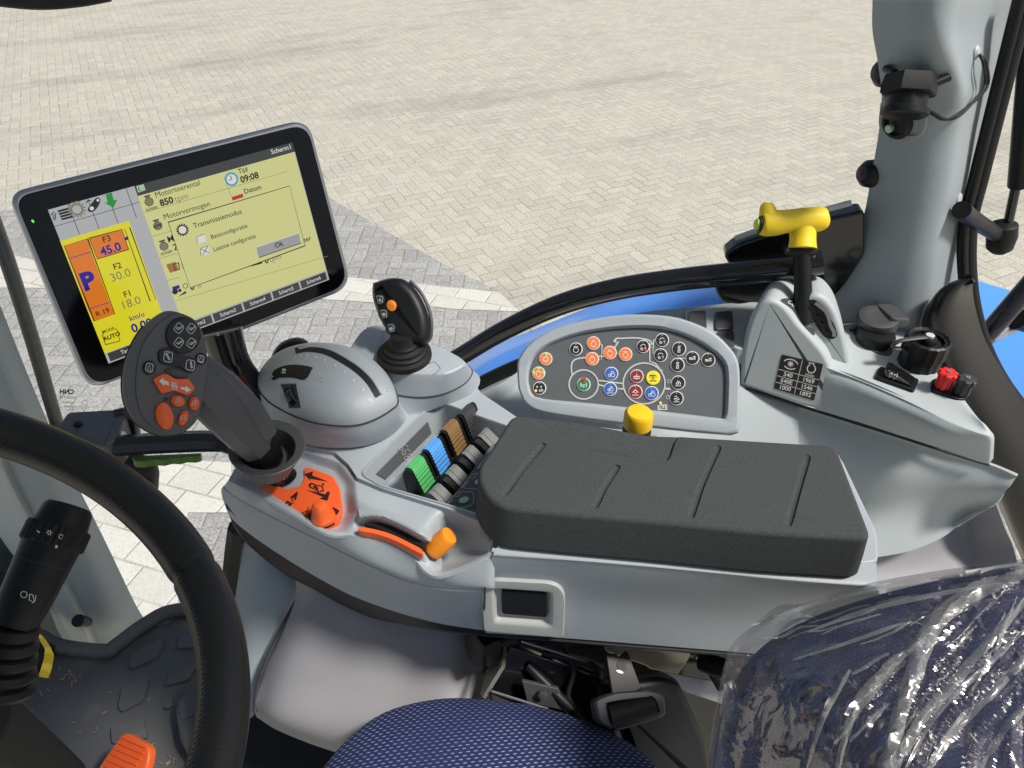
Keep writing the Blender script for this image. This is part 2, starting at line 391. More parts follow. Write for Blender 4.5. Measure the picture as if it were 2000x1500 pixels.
paving('pave_white', .165, (.55, .545, .50), (.64, .635, .59), (.2, .2, .12), A0, herring=False, speck=.28, jw=.035, stain=.15)
# tracks of tyre dirt are part of the big stain noise
GD = ZC
def sheet(name, P, m, z):
    b = MB(m); b.add([Vector((*H(x, y, GD).xy, z)) for x, y in P], [list(range(len(P)))]); b.build(name, kind='structure', angle=0, recalc=False)
b = MB('pave_beige'); b.add([(-150, -150, 0), (150, -150, 0), (150, 250, 0), (-150, 250, 0)], [[0, 1, 2, 3]]); b.build('ground', kind='structure', angle=0, recalc=False)
sheet('grey_pavement', [(-900, 430), (0, 412), (300, 375), (560, 352), (640, 385), (760, 455), (860, 513), (975, 570), (1012, 608), (1150, 700), (1300, 1500), (-3000, 1500)], 'pave_grey', .004)
sheet('white_paver_strip', [(-600, 455), (30, 500), (95, 518), (400, 528), (680, 543), (975, 572), (1014, 610), (900, 606), (680, 589), (400, 574), (80, 564), (-600, 560)], 'pave_white', .008)
sheet('white_paver_strip', [(-500, 880), (250, 893), (452, 905), (452, 1003), (368, 1003), (352, 1100), (345, 1240), (-500, 1260)], 'pave_white', .008)
# ------------------------------------------------------------------ special materials
n = NT('seat_fabric'); uvn = n.t.nodes.new('ShaderNodeUVMap'); uvn.uv_map = 'uv'; sp_ = n.t.nodes.new('ShaderNodeSeparateXYZ'); n.t.links.new(uvn.outputs[0], sp_.inputs[0])
def dots(n, U, V, du, dv):
    v = n.ma('DIVIDE', V, dv); row = n.ma('FLOOR', v); u = n.ma('ADD', n.ma('DIVIDE', U, du), n.ma('MULTIPLY', n.ma('FLOORED_MODULO', row, 2.0), .5))
    a = n.mr(n.ma('ABSOLUTE', n.ma('SUBTRACT', n.ma('FRACT', u), .5)), .26, .2); c = n.mr(n.ma('ABSOLUTE', n.ma('SUBTRACT', n.ma('FRACT', v), .5)), .2, .08)
    return n.ma('MULTIPLY', a, c), u, v
mk, u_, v_ = dots(n, sp_.outputs[0], sp_.outputs[1], .0085, .0042)
P_, _, _ = n.pos(); nn_ = n.noise(P_, 700, 3)
fade = n.mr(n.noise(P_, 9, 2), .3, .7, .25, .9)
c_ = n.mix(n.mr(nn_, .35, .65), (.006, .012, .06), (.012, .024, .11)); c_ = n.mix(n.ma('MULTIPLY', mk, fade), c_, (.36, .42, .6))
n.col(c_, .8);  n.bump(n.ma('SUBTRACT', nn_, mk), .6, .001)
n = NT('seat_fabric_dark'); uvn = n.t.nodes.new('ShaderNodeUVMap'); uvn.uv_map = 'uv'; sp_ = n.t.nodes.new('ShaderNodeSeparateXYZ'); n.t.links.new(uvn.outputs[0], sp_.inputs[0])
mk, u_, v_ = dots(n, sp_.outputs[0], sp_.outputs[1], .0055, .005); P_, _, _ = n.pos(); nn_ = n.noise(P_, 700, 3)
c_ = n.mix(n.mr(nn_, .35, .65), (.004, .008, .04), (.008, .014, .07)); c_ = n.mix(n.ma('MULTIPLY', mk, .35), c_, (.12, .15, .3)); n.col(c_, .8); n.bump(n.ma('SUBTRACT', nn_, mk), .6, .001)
def glassy(name, base, gl_rough, clear, tint=(1, 1, 1), wr=None):
    m = bpy.data.materials.new(name); m.use_nodes = True; t = m.node_tree; t.nodes.clear(); M[name] = m
    o = t.nodes.new('ShaderNodeOutputMaterial'); tr = t.nodes.new('ShaderNodeBsdfTransparent'); tr.inputs[0].default_value = (*tint, 1)
    p = t.nodes.new('ShaderNodeBsdfPrincipled'); p.inputs['Base Color'].default_value = (*base, 1); p.inputs['Roughness'].default_value = gl_rough; p.inputs['Specular IOR Level'].default_value = 1
    mx = t.nodes.new('ShaderNodeMixShader'); t.links.new(tr.outputs[0], mx.inputs[1]); t.links.new(p.outputs[0], mx.inputs[2]); t.links.new(mx.outputs[0], o.inputs[0])
    lw = t.nodes.new('ShaderNodeLayerWeight'); lw.inputs[0].default_value = .35
    r = t.nodes.new('ShaderNodeMapRange'); r.inputs[1].default_value = 0; r.inputs[2].default_value = 1; r.inputs[3].default_value = 1-clear; r.inputs[4].default_value = wr if wr else min(1, (1-clear)*4)
    t.links.new(lw.outputs['Facing'], r.inputs[0]); t.links.new(r.outputs[0], mx.inputs[0]); return m, t, p, r
glassy('glass', (.5, .5, .5), .02, .985, wr=.05)
mF, tF, pF, rF = glassy('film', (.66, .65, .68), .15, .86, tint=(.95, .93, .95), wr=.75)
pF.inputs['Metallic'].default_value = .9
g_ = tF.nodes.new('ShaderNodeNewGeometry'); nz = tF.nodes.new('ShaderNodeTexNoise'); nz.inputs['Scale'].default_value = 24; nz.inputs['Detail'].default_value = 2.2; nz.inputs['Distortion'].default_value = 1.2; tF.links.new(g_.outputs['Position'], nz.inputs[0])
bp_ = tF.nodes.new('ShaderNodeBump'); bp_.inputs[0].default_value = .6; bp_.inputs[1].default_value = .006; tF.links.new(nz.outputs['Fac'], bp_.inputs['Height']); tF.links.new(bp_.outputs[0], pF.inputs['Normal'])
for k in ('Facing',):
    lw = [x for x in tF.nodes if x.type == 'LAYER_WEIGHT'][0]; tF.links.new(bp_.outputs[0], lw.inputs['Normal'])
mG, tG, pG, rG = glassy('film_fold', (.74, .76, .71), .16, .84, tint=(.95, .95, .95), wr=.58); pG.inputs['Metallic'].default_value = .35
# ------------------------------------------------------------------ cab walls: frames, pillars, glass, rail
YW = 1.0
WALL = Plane(Vector((.5, 1.0, 2.4)), Vector((math.sin(math.radians(7)), math.cos(math.radians(7)), 0)))
def onwall(px, py, dd=0): return WALL.pt(px, py, dd)
# rear right pillar
cols = [(0, (1704, .0), (1790, 0), (1862, 0), (1885, 0), (1950, 0), (2012, 0)), (60, (1704, 0), (1790, 0), (1852, 0), (1876, 0), (1940, 0), (1986, 0)), (125, (1715, 0), (1795, 0), (1862, 0), (1886, 0), (1935, 0), (1972, 0)),
        (190, (1722, 0), (1800, 0), (1872, 0), (1896, 0), (1925, 0), (1958, 0)), (260, (1716, 0), (1790, 0), (1862, 0), (1886, 0), (1912, 0), (1941, 0)), (340, (1702, 0), (1780, 0), (1850, 0), (1874, 0), (1898, 0), (1925, 0)),
        (430, (1684, 0), (1765, 0), (1832, 0), (1858, 0), (1880, 0), (1908, 0)), (520, (1642, 0), (1745, 0), (1812, 0), (1838, 0), (1868, 0), (1902, 0)), (600, (1590, 0), (1730, 0), (1795, 0), (1822, 0), (1845, 0), (1862, 0)), (700, (1560, 0), (1712, 0), (1770, 0), (1790, 0), (1800, 0), (1812, 0))]
rows = []
for y, *xs in cols:
    sw = 0 if y > 210 else .05*math.sin(min(1, (210-y)/150)*math.pi/2)
    rows.append([W(x[0], y, YW+(.05, 0, -.006, .03, .09, .15)[i]-sw*(.6, 1, 1, .7, .2, 0)[i]) for i, x in enumerate(xs)])
pil = MB('grey_pillar'); pil.patch(rows, 5, 6, th=.012)
t_p = thing('cab_pillar', 'thick grey plastic cab pillar at the right, a round socket and cable on its front', 'pillar', W(1740, 700, 1.05))
pil.build('pillar_trim', t_p)
sp = Surf(pil)
b = MB('grey_pillar'); q = rnd([(1722, 190), (1812, 208), (1806, 255), (1792, 270), (1728, 262), (1716, 245)], 14); b.slab(q, sp, .004, .003, lift=.003); b.build('raised_pad', t_p)
b = MB('grey_light'); c = sp.pt(1905, 102, .001); b.lathe([(.001, .004), (.006, .0035), (.0085, .001), (.0085, -.004)], c, sp.nrm(1905, 102)); b.build('screw_cap', t_p)
b = MB('grey_light'); c = sp.pt(1871, 392, .001); b.lathe([(.001, .003), (.009, .0025), (.0115, .0005), (.0115, -.004)], c, sp.nrm(1871, 392)); b.build('screw_cap', t_p)
# round socket with its cap hanging from it
tk = thing('cable_socket', 'black round socket screwed to the grey cab pillar with its cap hanging below', 'socket', sp.pt(1790, 170, .0))
ax = Vector((-.12, -.55, -1)).normalized(); o = sp.pt(1795, 138, .022)
b = MB('rubber'); b.lathe([(.03, -.012), (.033, 0), (.033, .01), (.03, .012)], o, ax, seg=6); b.build('hex_nut', tk)
b = MB('dark'); b.lathe([(.024, .008), (.024, .026), (.028, .028), (.028, .035), (.024, .037), (.02, .032), (.005, .031)], o, ax, ex=lambda x: 1+.02*math.cos(12*x)); b.build('socket_barrel', tk)
b = MB('dark'); b.tube([sp.pt(1735, 130, .004), sp.pt(1760, 132, .01)], .005); b.build('wing', tk); b = MB('dark'); b.tube([sp.pt(1828, 148, .01), sp.pt(1852, 146, .004)], .005); b.build('wing', tk)
b = MB('rubber'); b.tube([sp.pt(1765, 198, .02), sp.pt(1762, 215, .018), sp.pt(1757, 232, .012)], .0035); b.build('strap', tk)
b = MB('rubber'); nn = sp.nrm(1756, 238); c = sp.pt(1756, 238, .0); b.lathe([(.021, -.002), (.0225, .006), (.02, .010), (.016, .011), (.014, .006), (.004, .006)], c, nn); cc = b.build('cap', tk)
b = MB('mint'); b.lathe([(.0055, .006), (.0055, .0115), (.004, .0125)], sp.pt(1747, 246, 0), nn); b.build('cap_pin', tk)
b = MB('rubber')
for dx in (0, 6): b.tube([sp.pt(1808+dx, 165, .03), sp.pt(1822+dx, 190, .03), sp.pt(1835+dx, 216, .02), sp.pt(1862, 218-dx, .012), sp.pt(1890+dx*.5, 192, .01), sp.pt(1904+dx, 165, .012), sp.pt(1900+dx, 125, .012), sp.pt(1903, 108, .006)], .0019, n=8)
b.build('looped_cable', None, 'thin black cable looping from the round socket to the pillar edge', cat='cable')
for py, y0, lab in ((142, 1722, 'upper black knob standing out behind the left edge of the pillar'), (340, 1690, 'lower black knob standing out behind the left edge of the pillar')):
    b = MB('dark'); o = W(y0+22, py, 1.06); b.lathe([(.0, -.028), (.012, -.026), (.019, -.018), (.021, -.004), (.021, .004), (.014, .01), (.012, .05)], o, (W(y0+60, py+4, 1.07)-W(y0, py, 1.06))); b.build('glass_hinge_knob', None, lab, cat='knob', group='black knobs behind the pillar')
# curved black rear side panel beside the pillar
rl = [(1895, 540), (1850, 555), (1822, 590), (1815, 640), (1845, 720), (1890, 810), (1945, 930), (2010, 1080), (2060, 1180)]
rm = [(1900, 545), (1875, 565), (1856, 600), (1856, 650), (1890, 730), (1945, 830), (2010, 940), (2080, 1050), (2120, 1120)]
rr_ = [(1905, 548), (1900, 560), (1905, 600), (1925, 665), (1965, 735), (2010, 800), (2080, 880), (2150, 960), (2200, 1000)]
b = MB('gloss_black'); 
lo = [(x-14, y+14) for x, y in rl]; lo[0] = (1885, 545)
b.patch([[W(x, y, 1.0) for x, y in lo], [W(x, y, .96) for x, y in rl], [W(x, y, .95) for x, y in rm], [W(x, y, 1.0) for x, y in rr_]], 6, 5, th=.01)
b.slots = ['dark_trim']; 
mat('dark_trim', (.012, .012, .013), .28, spec=.35, bump=.15, var=.2, vscale=9)
b.build('rear_corner_trim', None, 'wide curved shiny black trim running down the right of the cab beside the sockets', cat='trim')
sl_ = [(2005, -10), (1985, 70), (1950, 210), (1915, 350), (1896, 430), (1893, 520), (1905, 610), (1935, 700), (1985, 780), (2060, 860), (2140, 930)]
t = thing('window_seal', 'black rubber seal curving down the edge of the rear side window', 'window seal', W(1920, 600, 1.02))
b = MB('rubber'); b.tube([W(x, y, 1.06) for x, y in sl_], .011, n=8); b.build('outer_bead', t)
b = MB('dark'); b.tube([W(x-12, y+2, 1.055) for x, y in sl_], .0085, n=8); b.build('inner_bead', t)
# gas strut, bracket arm and window handle outside
t = thing('gas_strut', 'black gas strut with ball joint at the far right window', 'gas strut', W(1950, 470, 1.1))
b = MB('dark'); b.tube([W(2025, -20, 1.12), W(1990, 362, 1.12)], .016); b.build('cylinder', t)
b = MB('gloss_black'); b.tube([W(1985, 360, 1.12), W(1966, 450, 1.12)], .0075); b.build('rod', t)
b = MB('dark'); b.lathe([(.012, -.03), (.02, -.022), (.023, 0), (.02, .02), (.01, .026)], W(1957, 460, 1.12), (W(1966, 430, 1.12)-W(1955, 480, 1.12))); b.build('ball_joint', t)
b = MB('dark'); b.tube([W(1878, 410, 1.0), W(1900, 428, 1.05), W(1950, 460, 1.12)], [.013, .013, .012], seg=16); b.build('bracket_arm', t)
t = thing('bar_handle', 'black bar handle crossing the blue fender at the far right edge', 'handle', W(1930, 660, 1.1))
b = MB('gloss_black'); b.tube([W(1925, 655, 1.12), W(1965, 610, 1.13), W(2060, 500, 1.18)], [.017, .018, .018], seg=16); b.build('bar', t)
b = MB('chrome'); b.tube([W(1932, 660, 1.13), W(1975, 640, 1.16), W(2030, 620, 1.2)], .012, seg=16); b.build('pin', t)
b = MB('dark'); b.tube([W(1985, 622, 1.15), W(2040, 640, 1.17)], .02, seg=12); b.build('clamp', t)
# blue fenders outside
t = thing('tractor_fender', 'glossy blue fender seen through the side window behind the button panel', 'fender', H(1150, 620, .95))
b = MB('fender'); b.patch([[G(x, y, d) for x, y, d in r] for r in (
    [(860, 745, 1.62), (930, 690, 1.6), (1040, 645, 1.55), (1180, 590, 1.5), (1330, 560, 1.45), (1480, 540, 1.4), (1700, 500, 1.35)],
    [(880, 790, 1.5), (940, 735, 1.48), (1045, 690, 1.45), (1180, 640, 1.4), (1330, 610, 1.37), (1480, 590, 1.32), (1700, 560, 1.3)],
    [(900, 860, 1.55), (960, 800, 1.53), (1060, 760, 1.5), (1190, 720, 1.46), (1340, 690, 1.42), (1480, 680, 1.38), (1700, 660, 1.35)])], 6, 5, th=.01); b.build('fender_shell', t)
b = MB('fender'); b.patch([[G(x, y, d) for x, y, d in r] for r in ([(1880, 540, 1.75), (1990, 572, 1.7), (2100, 600, 1.65)], [(1900, 660, 1.6), (2000, 690, 1.55), (2100, 720, 1.5)], [(1920, 800, 1.5), (2000, 860, 1.46), (2100, 900, 1.42)])], 6, 6, th=.01)
b.build('rear_fender', None, 'blue rear fender visible through the far right window', cat='fender')
# black curved rail along the window sill
t = thing('window_rail', 'long curved black rail running along the side window sill behind the controls', 'rail', H(1200, 560, .7))
rp = [(840, 712), (900, 680), (985, 630), (1090, 582), (1200, 551), (1320, 532), (1440, 520), (1540, 510), (1600, 500)]
b = MB('gloss_black'); b.tube([onwall(x, y, .02) for x, y in rp], [.012, .0125, .014, .0155, .016, .016, .017, .018, .018], n=8, seg=16); b.build('upper_tube', t)
b = MB('rubber'); b.tube([onwall(x, y+17, .012) for x, y in rp[:-1]], .010, n=8, seg=12); b.build('rubber_strip', t)
rq = [(880, 770), (930, 742), (1010, 704), (1080, 680)]
b = MB('dark'); b.tube([onwall(x, y, .02) for x, y in rq], .013, n=8); b.build('lower_strip', t)
b = MB('grey_pillar'); b.tube([onwall(x, y+14, .03) for x, y in rq], .008, n=6); b.build('sill_edge', t)
# black mirror shaped housing at the end of the rail
b = MB('gloss_black'); 
def wallpl(d): return Plane(WALL.p+WALL.n*d, WALL.n)
b.slab(rnd([(1412, 500), (1440, 478), (1560, 438), (1690, 412), (1690, 500), (1650, 560), (1610, 602), (1410, 595), (1398, 570), (1398, 555), (1440, 540)], 12), wallpl(-.03), .03, .006)
b.build('moulded_housing', None, 'black moulded housing behind the yellow lever, where the window rail ends', cat='housing')
b = MB('grey_light'); b.tube([onwall(1440, 484, -.03), onwall(1560, 440, -.03), onwall(1600, 432, -.03), onwall(1672, 413, -.03)], .0045); b.build('window_edge', None, 'pale strip along the top of the black housing by the pillar', cat='strip')
def polar(P, c, n=72):
    out = []; L = len(P); c = Vector(c)
    for k in range(n):
        a = 2*math.pi*k/n; d = Vector((math.cos(a), math.sin(a))); best = None
        for i in range(L):
            p, q = Vector(P[i][:2])-c, Vector(P[(i+1) % L][:2])-c; e = q-p; den = d.x*e.y-d.y*e.x
            if abs(den) < 1e-9: continue
            t = (p.x*e.y-p.y*e.x)/den; u = (p.x*d.y-p.y*d.x)/den
            if t > 0 and -1e-6 <= u <= 1+1e-6 and (best is None or t > best): best = t
        out.append(c+d*(best or 1))
    return out
UPV = Vector((0, 0, 1)); AX = Vector((-math.cos(math.radians(7.2)), math.sin(math.radians(7.2)), 0)); LAT = Vector((math.sin(math.radians(7.2)), math.cos(math.radians(7.2)), 0))
# ------------------------------------------------------------------ right hand fender console
A_ = plane3(H(1448, 752, .705), H(1625, 735, .668), H(1512, 582, .56))
t_fc = thing('fender_console', 'pale grey moulded side console at the right carrying the yellow lever, sockets and speed label', 'side console', H(1650, 1000, 1.1))
b = MB('grey_light'); b.patch([
    [A_.pt(1592, 801, -.003), (1655, 817, .723), (1750, 848, .725), (1850, 880, .727), (1922, 904, .728), (1940, 896, .722)],
    [A_.pt(1596, 750, -.003), (1655, 764, .68), (1750, 806, .68), (1845, 853, .683), (1925, 873, .688), (1942, 862, .68)],
    [A_.pt(1598, 724, -.003), (1660, 738, .663), (1758, 780, .663), (1852, 828, .663), (1926, 855, .667), (1941, 850, .669)],
    [A_.pt(1600, 706, -.012), (1662, 724, .66), (1765, 765, .66), (1858, 812, .66), (1922, 842, .661), (1936, 843, .663)],
    [(1620, 640, .66), (1690, 634, .66), (1785, 662, .66), (1852, 740, .66), (1905, 810, .66), (1920, 826, .662)],
    [(1622, 645, .74), (1690, 640, .74), (1783, 672, .74), (1848, 752, .74), (1900, 820, .74), (1916, 840, .74)]], 5, 5, th=.004)
b.build('upper_housing', t_fc); TOP = Plane(H(1750, 750, .66), UPV); FCS = Surf(b)
b = MB('seam'); b.tube([H(1448, 757, .712), H(1500, 773, .722), H(1560, 792, .734), H(1650, 820, .739), H(1750, 851, .742), H(1850, 883, .744), H(1932, 908, .746)], .0022); b.build('joint_line', t_fc)
b = MB('grey_light'); b.patch([
    [(1425, 752, .715), (1550, 790, .737), (1650, 820, .743), (1750, 851, .746), (1850, 883, .748), (1935, 908, .75), (1986, 930, .752)],
    [(1425, 765, .73), (1550, 802, .75), (1650, 832, .755), (1750, 863, .757), (1850, 893, .758), (1935, 915, .757), (1984, 934, .757)],
    [(1430, 860, .785), (1550, 880, .795), (1650, 905, .8), (1750, 930, .8), (1850, 950, .8), (1915, 962, .795), (1965, 958, .775)],
    [(1430, 980, .86), (1550, 990, .87), (1650, 1000, .87), (1750, 1010, .87), (1830, 1010, .87), (1885, 1000, .86), (1942, 985, .81)],
    [(1430, 1100, .93), (1550, 1100, .93), (1650, 1095, .93), (1715, 1088, .93), (1780, 1075, .92), (1840, 1050, .9), (1876, 1022, .88)]], 6, 6, th=.004)
b.build('side_skirt', t_fc)
b = MB('grey_violet'); b.patch([
    [(1560, 1060, .95), (1700, 1070, .95), (1800, 1060, .95), (1860, 1010, .93), (1905, 985, .9), (1945, 985, .86)],
    [(1560, 1120, .98), (1700, 1120, .98), (1800, 1100, .98), (1872, 1050, .97), (1912, 1030, .93), (1962, 1030, .9)],
    [(1560, 1180, 1.0), (1700, 1180, 1.0), (1800, 1150, 1.0), (1885, 1110, 1.0), (1935, 1090, .97), (1985, 1090, .94)],
    [(1560, 1280, 1.05), (1700, 1290, 1.05), (1800, 1280, 1.05), (1900, 1260, 1.05), (1960, 1240, 1.03), (2010, 1240, 1.0)]], 6, 5, th=.004); b.build('lower_cover', t_fc)
b = MB('grey_pillar'); b.patch([
    [(905, 790, .66), (1000, 735, .67), (1110, 655, .66), (1230, 615, .655), (1340, 601, .65), (1470, 588, .65), (1560, 580, .65)],
    [(925, 812, .69), (1010, 770, .69), (1110, 700, .675), (1230, 670, .67), (1340, 650, .66), (1470, 640, .66), (1560, 640, .66)],
    [(960, 850, .7), (1020, 830, .7), (1110, 800, .7), (1230, 790, .7), (1340, 780, .7), (1470, 770, .72), (1560, 790, .74)],
    [(985, 900, .72), (1030, 900, .72), (1110, 890, .73), (1230, 890, .74), (1340, 900, .75), (1470, 900, .79), (1560, 900, .8)]], 6, 5, th=.004); b.build('rear_ledge', t_fc); LED = Surf(b)
b = MB('grey_light'); b.slab(rnd([(1338, 606), (1408, 598), (1470, 588), (1530, 590), (1530, 680), (1440, 680), (1345, 640)], 6), Plane(H(1400, 640, .645), UPV), .03, .003); b.build('switch_ledge', t_fc); SWP = Plane(H(1400, 640, .645), UPV)
for cx, cy in ((1361, 628), (1413, 629), (1415, 668)):
    b = MB('dark_grey'); b.slab(rnd([(cx-17, cy-16), (cx+17, cy-18), (cx+19, cy+17), (cx-17, cy+19)], 5), SWP, .006, .002, lift=.005); b.build('blank_switch', None, 'square dark blank switch by the pod, %s' % {628: 'leftmost and half hidden behind its rim', 629: 'upper right one of three', 668: 'lower right one half hidden by the rim'}[cy], cat='switch', group='blank switches behind the panel')
# yellow lever pedestal
t = thing('lever_pedestal', 'pale grey humped pedestal with a slot that the yellow handled lever comes out of', 'lever pedestal', H(1560, 760, .74))
b = MB('grey_light'); b.slab(rnd([(1446, 752), (1449, 680), (1468, 612), (1492, 586), (1514, 584), (1540, 603), (1560, 633), (1584, 657), (1614, 692), (1630, 732), (1644, 812), (1560, 792)], [3, 40, 30, 20, 16, 18, 20, 20, 20, 10, 3, 3]), A_, .05, .007, steps=4, shift=-A_.n*.05+Vector((.022, .02, .004))); b.build('front_hump', t); PF = Surf(b)
A2 = Plane(A_.pt(1600, 620, 0)+Vector((.02, .1, 0)), A_.n)
b = MB('grey_light'); b.slab(rnd([(1560, 590), (1588, 572), (1612, 578), (1634, 605), (1650, 655), (1662, 712), (1612, 735), (1580, 700), (1560, 650)], [4, 14, 14, 20, 20, 8, 4, 4, 4]), Plane(A_.pt(1600, 640, .0)-A_.n*.022, A_.n), .05, .008, steps=4, shift=-A_.n*.06+Vector((.005, .01, 0))); b.build('rear_hump', t); RH = Surf(b)
b = MB('gloss_black'); b.poly(RH, rnd([(1574, 588), (1590, 583), (1612, 600), (1632, 640), (1636, 655), (1628, 662), (1612, 660), (1596, 640), (1584, 615)], 9), h=.0015); b.build('slot', t)
b = MB('steel'); b.stroke(RH, cr([(1592, 590), (1610, 604), (1618, 618), (1622, 634), (1629, 648), (1628, 656)], 3), 7, h=.003); b.build('gate_edge', t)
b = MB('rubber'); b.stroke(RH, cr([(1580, 596), (1590, 606), (1588, 614), (1598, 620), (1597, 628), (1607, 634), (1607, 642), (1616, 652)], 3), 8, h=.005); b.build('gate_teeth', t)
b = MB('dark_grey'); b.poly(PF, cr([(1524, 587), (1540, 583), (1556, 588), (1574, 608), (1588, 640), (1590, 655), (1580, 648), (1562, 628), (1546, 604)], 4, True), h=.0008)
PFP = PF
for s_, x, y, sz in (('540E', 1550, 599, 5.5), ('N', 1563, 613, 8), ('1000', 1577, 637, 5.5)): b.text(PFP, s_, x, y, sz, 12, m='white', h=.0014)
b.stroke(PFP, ell(1544, 592, 6, 3, 10), 1, 'white', h=.0014, closed=True); b.stroke(PFP, ell(1570, 625, 6, 3, 10), 1, 'white', h=.0014, closed=True)
b.build('legend_strip', t, 'dark strip with N and 1000 beside the slot')
# speed label
b = MB('b_black'); q4 = [(1527, 692), (1608, 711), (1590, 782), (1512, 758)]
def Q(u, v): 
    a, b_, c, d = [Vector(p) for p in q4]; return tuple(a*(1-u)*(1-v)+b_*u*(1-v)+c*u*v+d*(1-u)*v)
b.slab(rnd(q4, 2), PF, .0009, .0003, lift=.0008)
for v in (.43, .62, .81): b.stroke(PF, [Q(0, v), Q(1, v)], 1, 'white', h=.0011)
b.stroke(PF, [Q(.5, 0.02), Q(.5, .98)], 1, 'white', h=.0011)
for i, r in enumerate((('540', '1969'), ('540E', '1546'), ('1000', '1892'))):
    for j, s_ in enumerate(r): b.text(PF, s_, *Q(.25+.5*j, .525+.19*i), 11.5, 13, m='white', h=.0012, bold=.02, sx=1.05)
b.text(PF, 'n/min', *Q(.75, .37), 8, 13, m='white', h=.0012, bold=.01)
cx, cy = Q(.25, .2)
for a in range(4): b.stroke(PF, [(cx-6*math.cos(a*.785), cy-6*math.sin(a*.785)), (cx+6*math.cos(a*.785), cy+6*math.sin(a*.785))], 1.7, 'white', h=.0012)
b.stroke(PF, ell(cx, cy, 14, 9, 13, a0=195, a1=345), 2, 'white', h=.0012); b.stroke(PF, ell(cx, cy, 14, 10, 13, a0=40, a1=140), 2, 'white', h=.0012)
cx, cy = Q(.75, .19); b.stroke(PF, ell(cx, cy, 8, 8, 13, a0=-60, a1=240), 2, 'white', h=.0012); b.stroke(PF, [(cx-3, cy-7), (cx-3, cy-12), (cx-6, cy-12), (cx+7, cy-10), (cx+4, cy-9), (cx+4, cy-6)], 1.6, 'white', h=.0012)
b.build('speed_label', None, 'black sticker on grey pedestal listing 540, 540E and 1000 against engine speeds', cat='label')
# yellow T handled lever
t = thing('power_lever', 'yellow T shaped lever with a lime end button on a black stem', 'lever', H(1572, 600, .6))
b = MB('dark'); b.tube([G(1568, 628, 1.1), G(1568, 560, 1.085), G(1566, 490, 1.07)], [.0175, .0125, .013], seg=16); b.build('stem', t)
b = MB('rubber'); b.tube([G(1535, 491, 1.065), G(1580, 489, 1.065), G(1595, 490, 1.07)], [.005, .009, .005], seg=10); b.tube([G(1580, 498, 1.07), G(1588, 505, 1.07)], .006); b.build('lock_collar', t)
b = MB('yellow'); b.tube([G(1567, 486, 1.065), G(1568, 462, 1.065), G(1568, 430, 1.065)], [.0195, .018, .02], seg=20)
hp = [(1486, 438), (1490, 438), (1510, 436), (1540, 432), (1570, 430), (1600, 428), (1612, 428), (1619, 427)]
b.tube([G(x, y, 1.06) for x, y in hp], [.012, .0165, .018, .0165, .0175, .0175, .014, .004], seg=20)
b.tube([G(1506, 435, 1.06), G(1500, 415, 1.06), G(1498, 400, 1.06), G(1498, 397, 1.06)], [.017, .0125, .009, .003], seg=16); b.build('grip', t)
b = MB('rubber'); b.lathe([(.011, -.004), (.0125, 0), (.0125, .005), (.009, .006)], G(1489, 439, 1.06), Vector((-1, .05, .05))); rb = b.build('button_collar', t)
b = MB('lime'); b.lathe([(.0085, 0), (.0085, .009), (.005, .0115)], G(1489, 439, 1.06), Vector((-1, .05, .05))); b.build('end_button', t)
# sockets on the console
t = thing('power_socket', 'black power socket with closed hinged cap, leftmost fitting on the grey console', 'socket', TOP.pt(1700, 660))
b = MB('dark_grey'); b.slab(cr([(1655, 652), (1668, 640), (1690, 650), (1725, 668), (1742, 688), (1735, 700), (1712, 696), (1690, 684), (1668, 672)], 5, True), TOP, .008, .002, lift=.006); b.build('flange', t)
b = MB('dark'); b.lathe([(.027, 0), (.028, .014), (.026, .018)], TOP.pt(1705, 672, .004), UPV); b.build('barrel', t)
b = MB('dark_grey'); c = TOP.pt(1704, 655, .028); b.lathe([(.029, -.008), (.031, 0), (.029, .008), (.022, .01), (.018, .0085), (.004, .0085)], c, (UPV+Vector((-.1, -.1, 0)))); b.box(c+Vector((.024, .008, .004)), .036, .05, .018, (Vector((1, .2, -.15)), Vector((-.2, 1, 0)), UPV), bev=.006)
b.build('hinged_cap', t)
b = MB('steel'); b.lathe([(.006, 0), (.006, .003), (.002, .0035)], TOP.pt(1663, 646, .0065), UPV); b.build('screw', t)
b = MB('steel'); b.lathe([(.006, 0), (.006, .003), (.002, .0035)], TOP.pt(1727, 686, .0065), UPV); b.build('screw', t)
t = thing('round_connector', 'tall round black connector with a strap across its cap, between socket and binding posts', 'connector', TOP.pt(1795, 715))
b = MB('dark_grey'); b.slab(cr([(1762, 700), (1775, 690), (1800, 700), (1818, 722), (1815, 733), (1795, 730), (1765, 716)], 5, True), TOP, .006, .002, lift=.004); b.build('flange', t)
c = TOP.pt(1792, 715, .003); b = MB('dark'); b.lathe([(.029, 0), (.029, .02), (.031, .022), (.031, .046), (.028, .048), (.025, .045), (.022, .045), (.022, .04), (.003, .04)], c, UPV, seg=48, ex=lambda x: 1+.018*(1 if math.cos(16*x) > 0 else -1)); b.build('barrel', t)
b = MB('rubber'); b.lathe([(.012, .038), (.012, .046), (.009, .05), (.003, .05)], c, UPV); b.build('cap', t)
b = MB('soft_white'); b.lathe([(.006, .049), (.006, .053), (.002, .0535)], c, UPV); b.build('cap_pin', t)
b = MB('dark_grey'); b.tube([c+UPV*.049, c+Vector((-.02, -.004, .05)), c+Vector((-.046, -.006, .046)), c+Vector((-.05, -.004, .034)), c+Vector((-.03, -.004, .03))], .004, flat=.5); b.build('strap', t)
b = MB('steel'); b.lathe([(.005, 0), (.005, .003), (.002, .0035)], TOP.pt(1811, 726, .005), UPV); b.build('screw', t)
t = thing('rocker_switch', 'black rocker switch with white symbols set in front of the round connector', 'switch', TOP.pt(1750, 745))
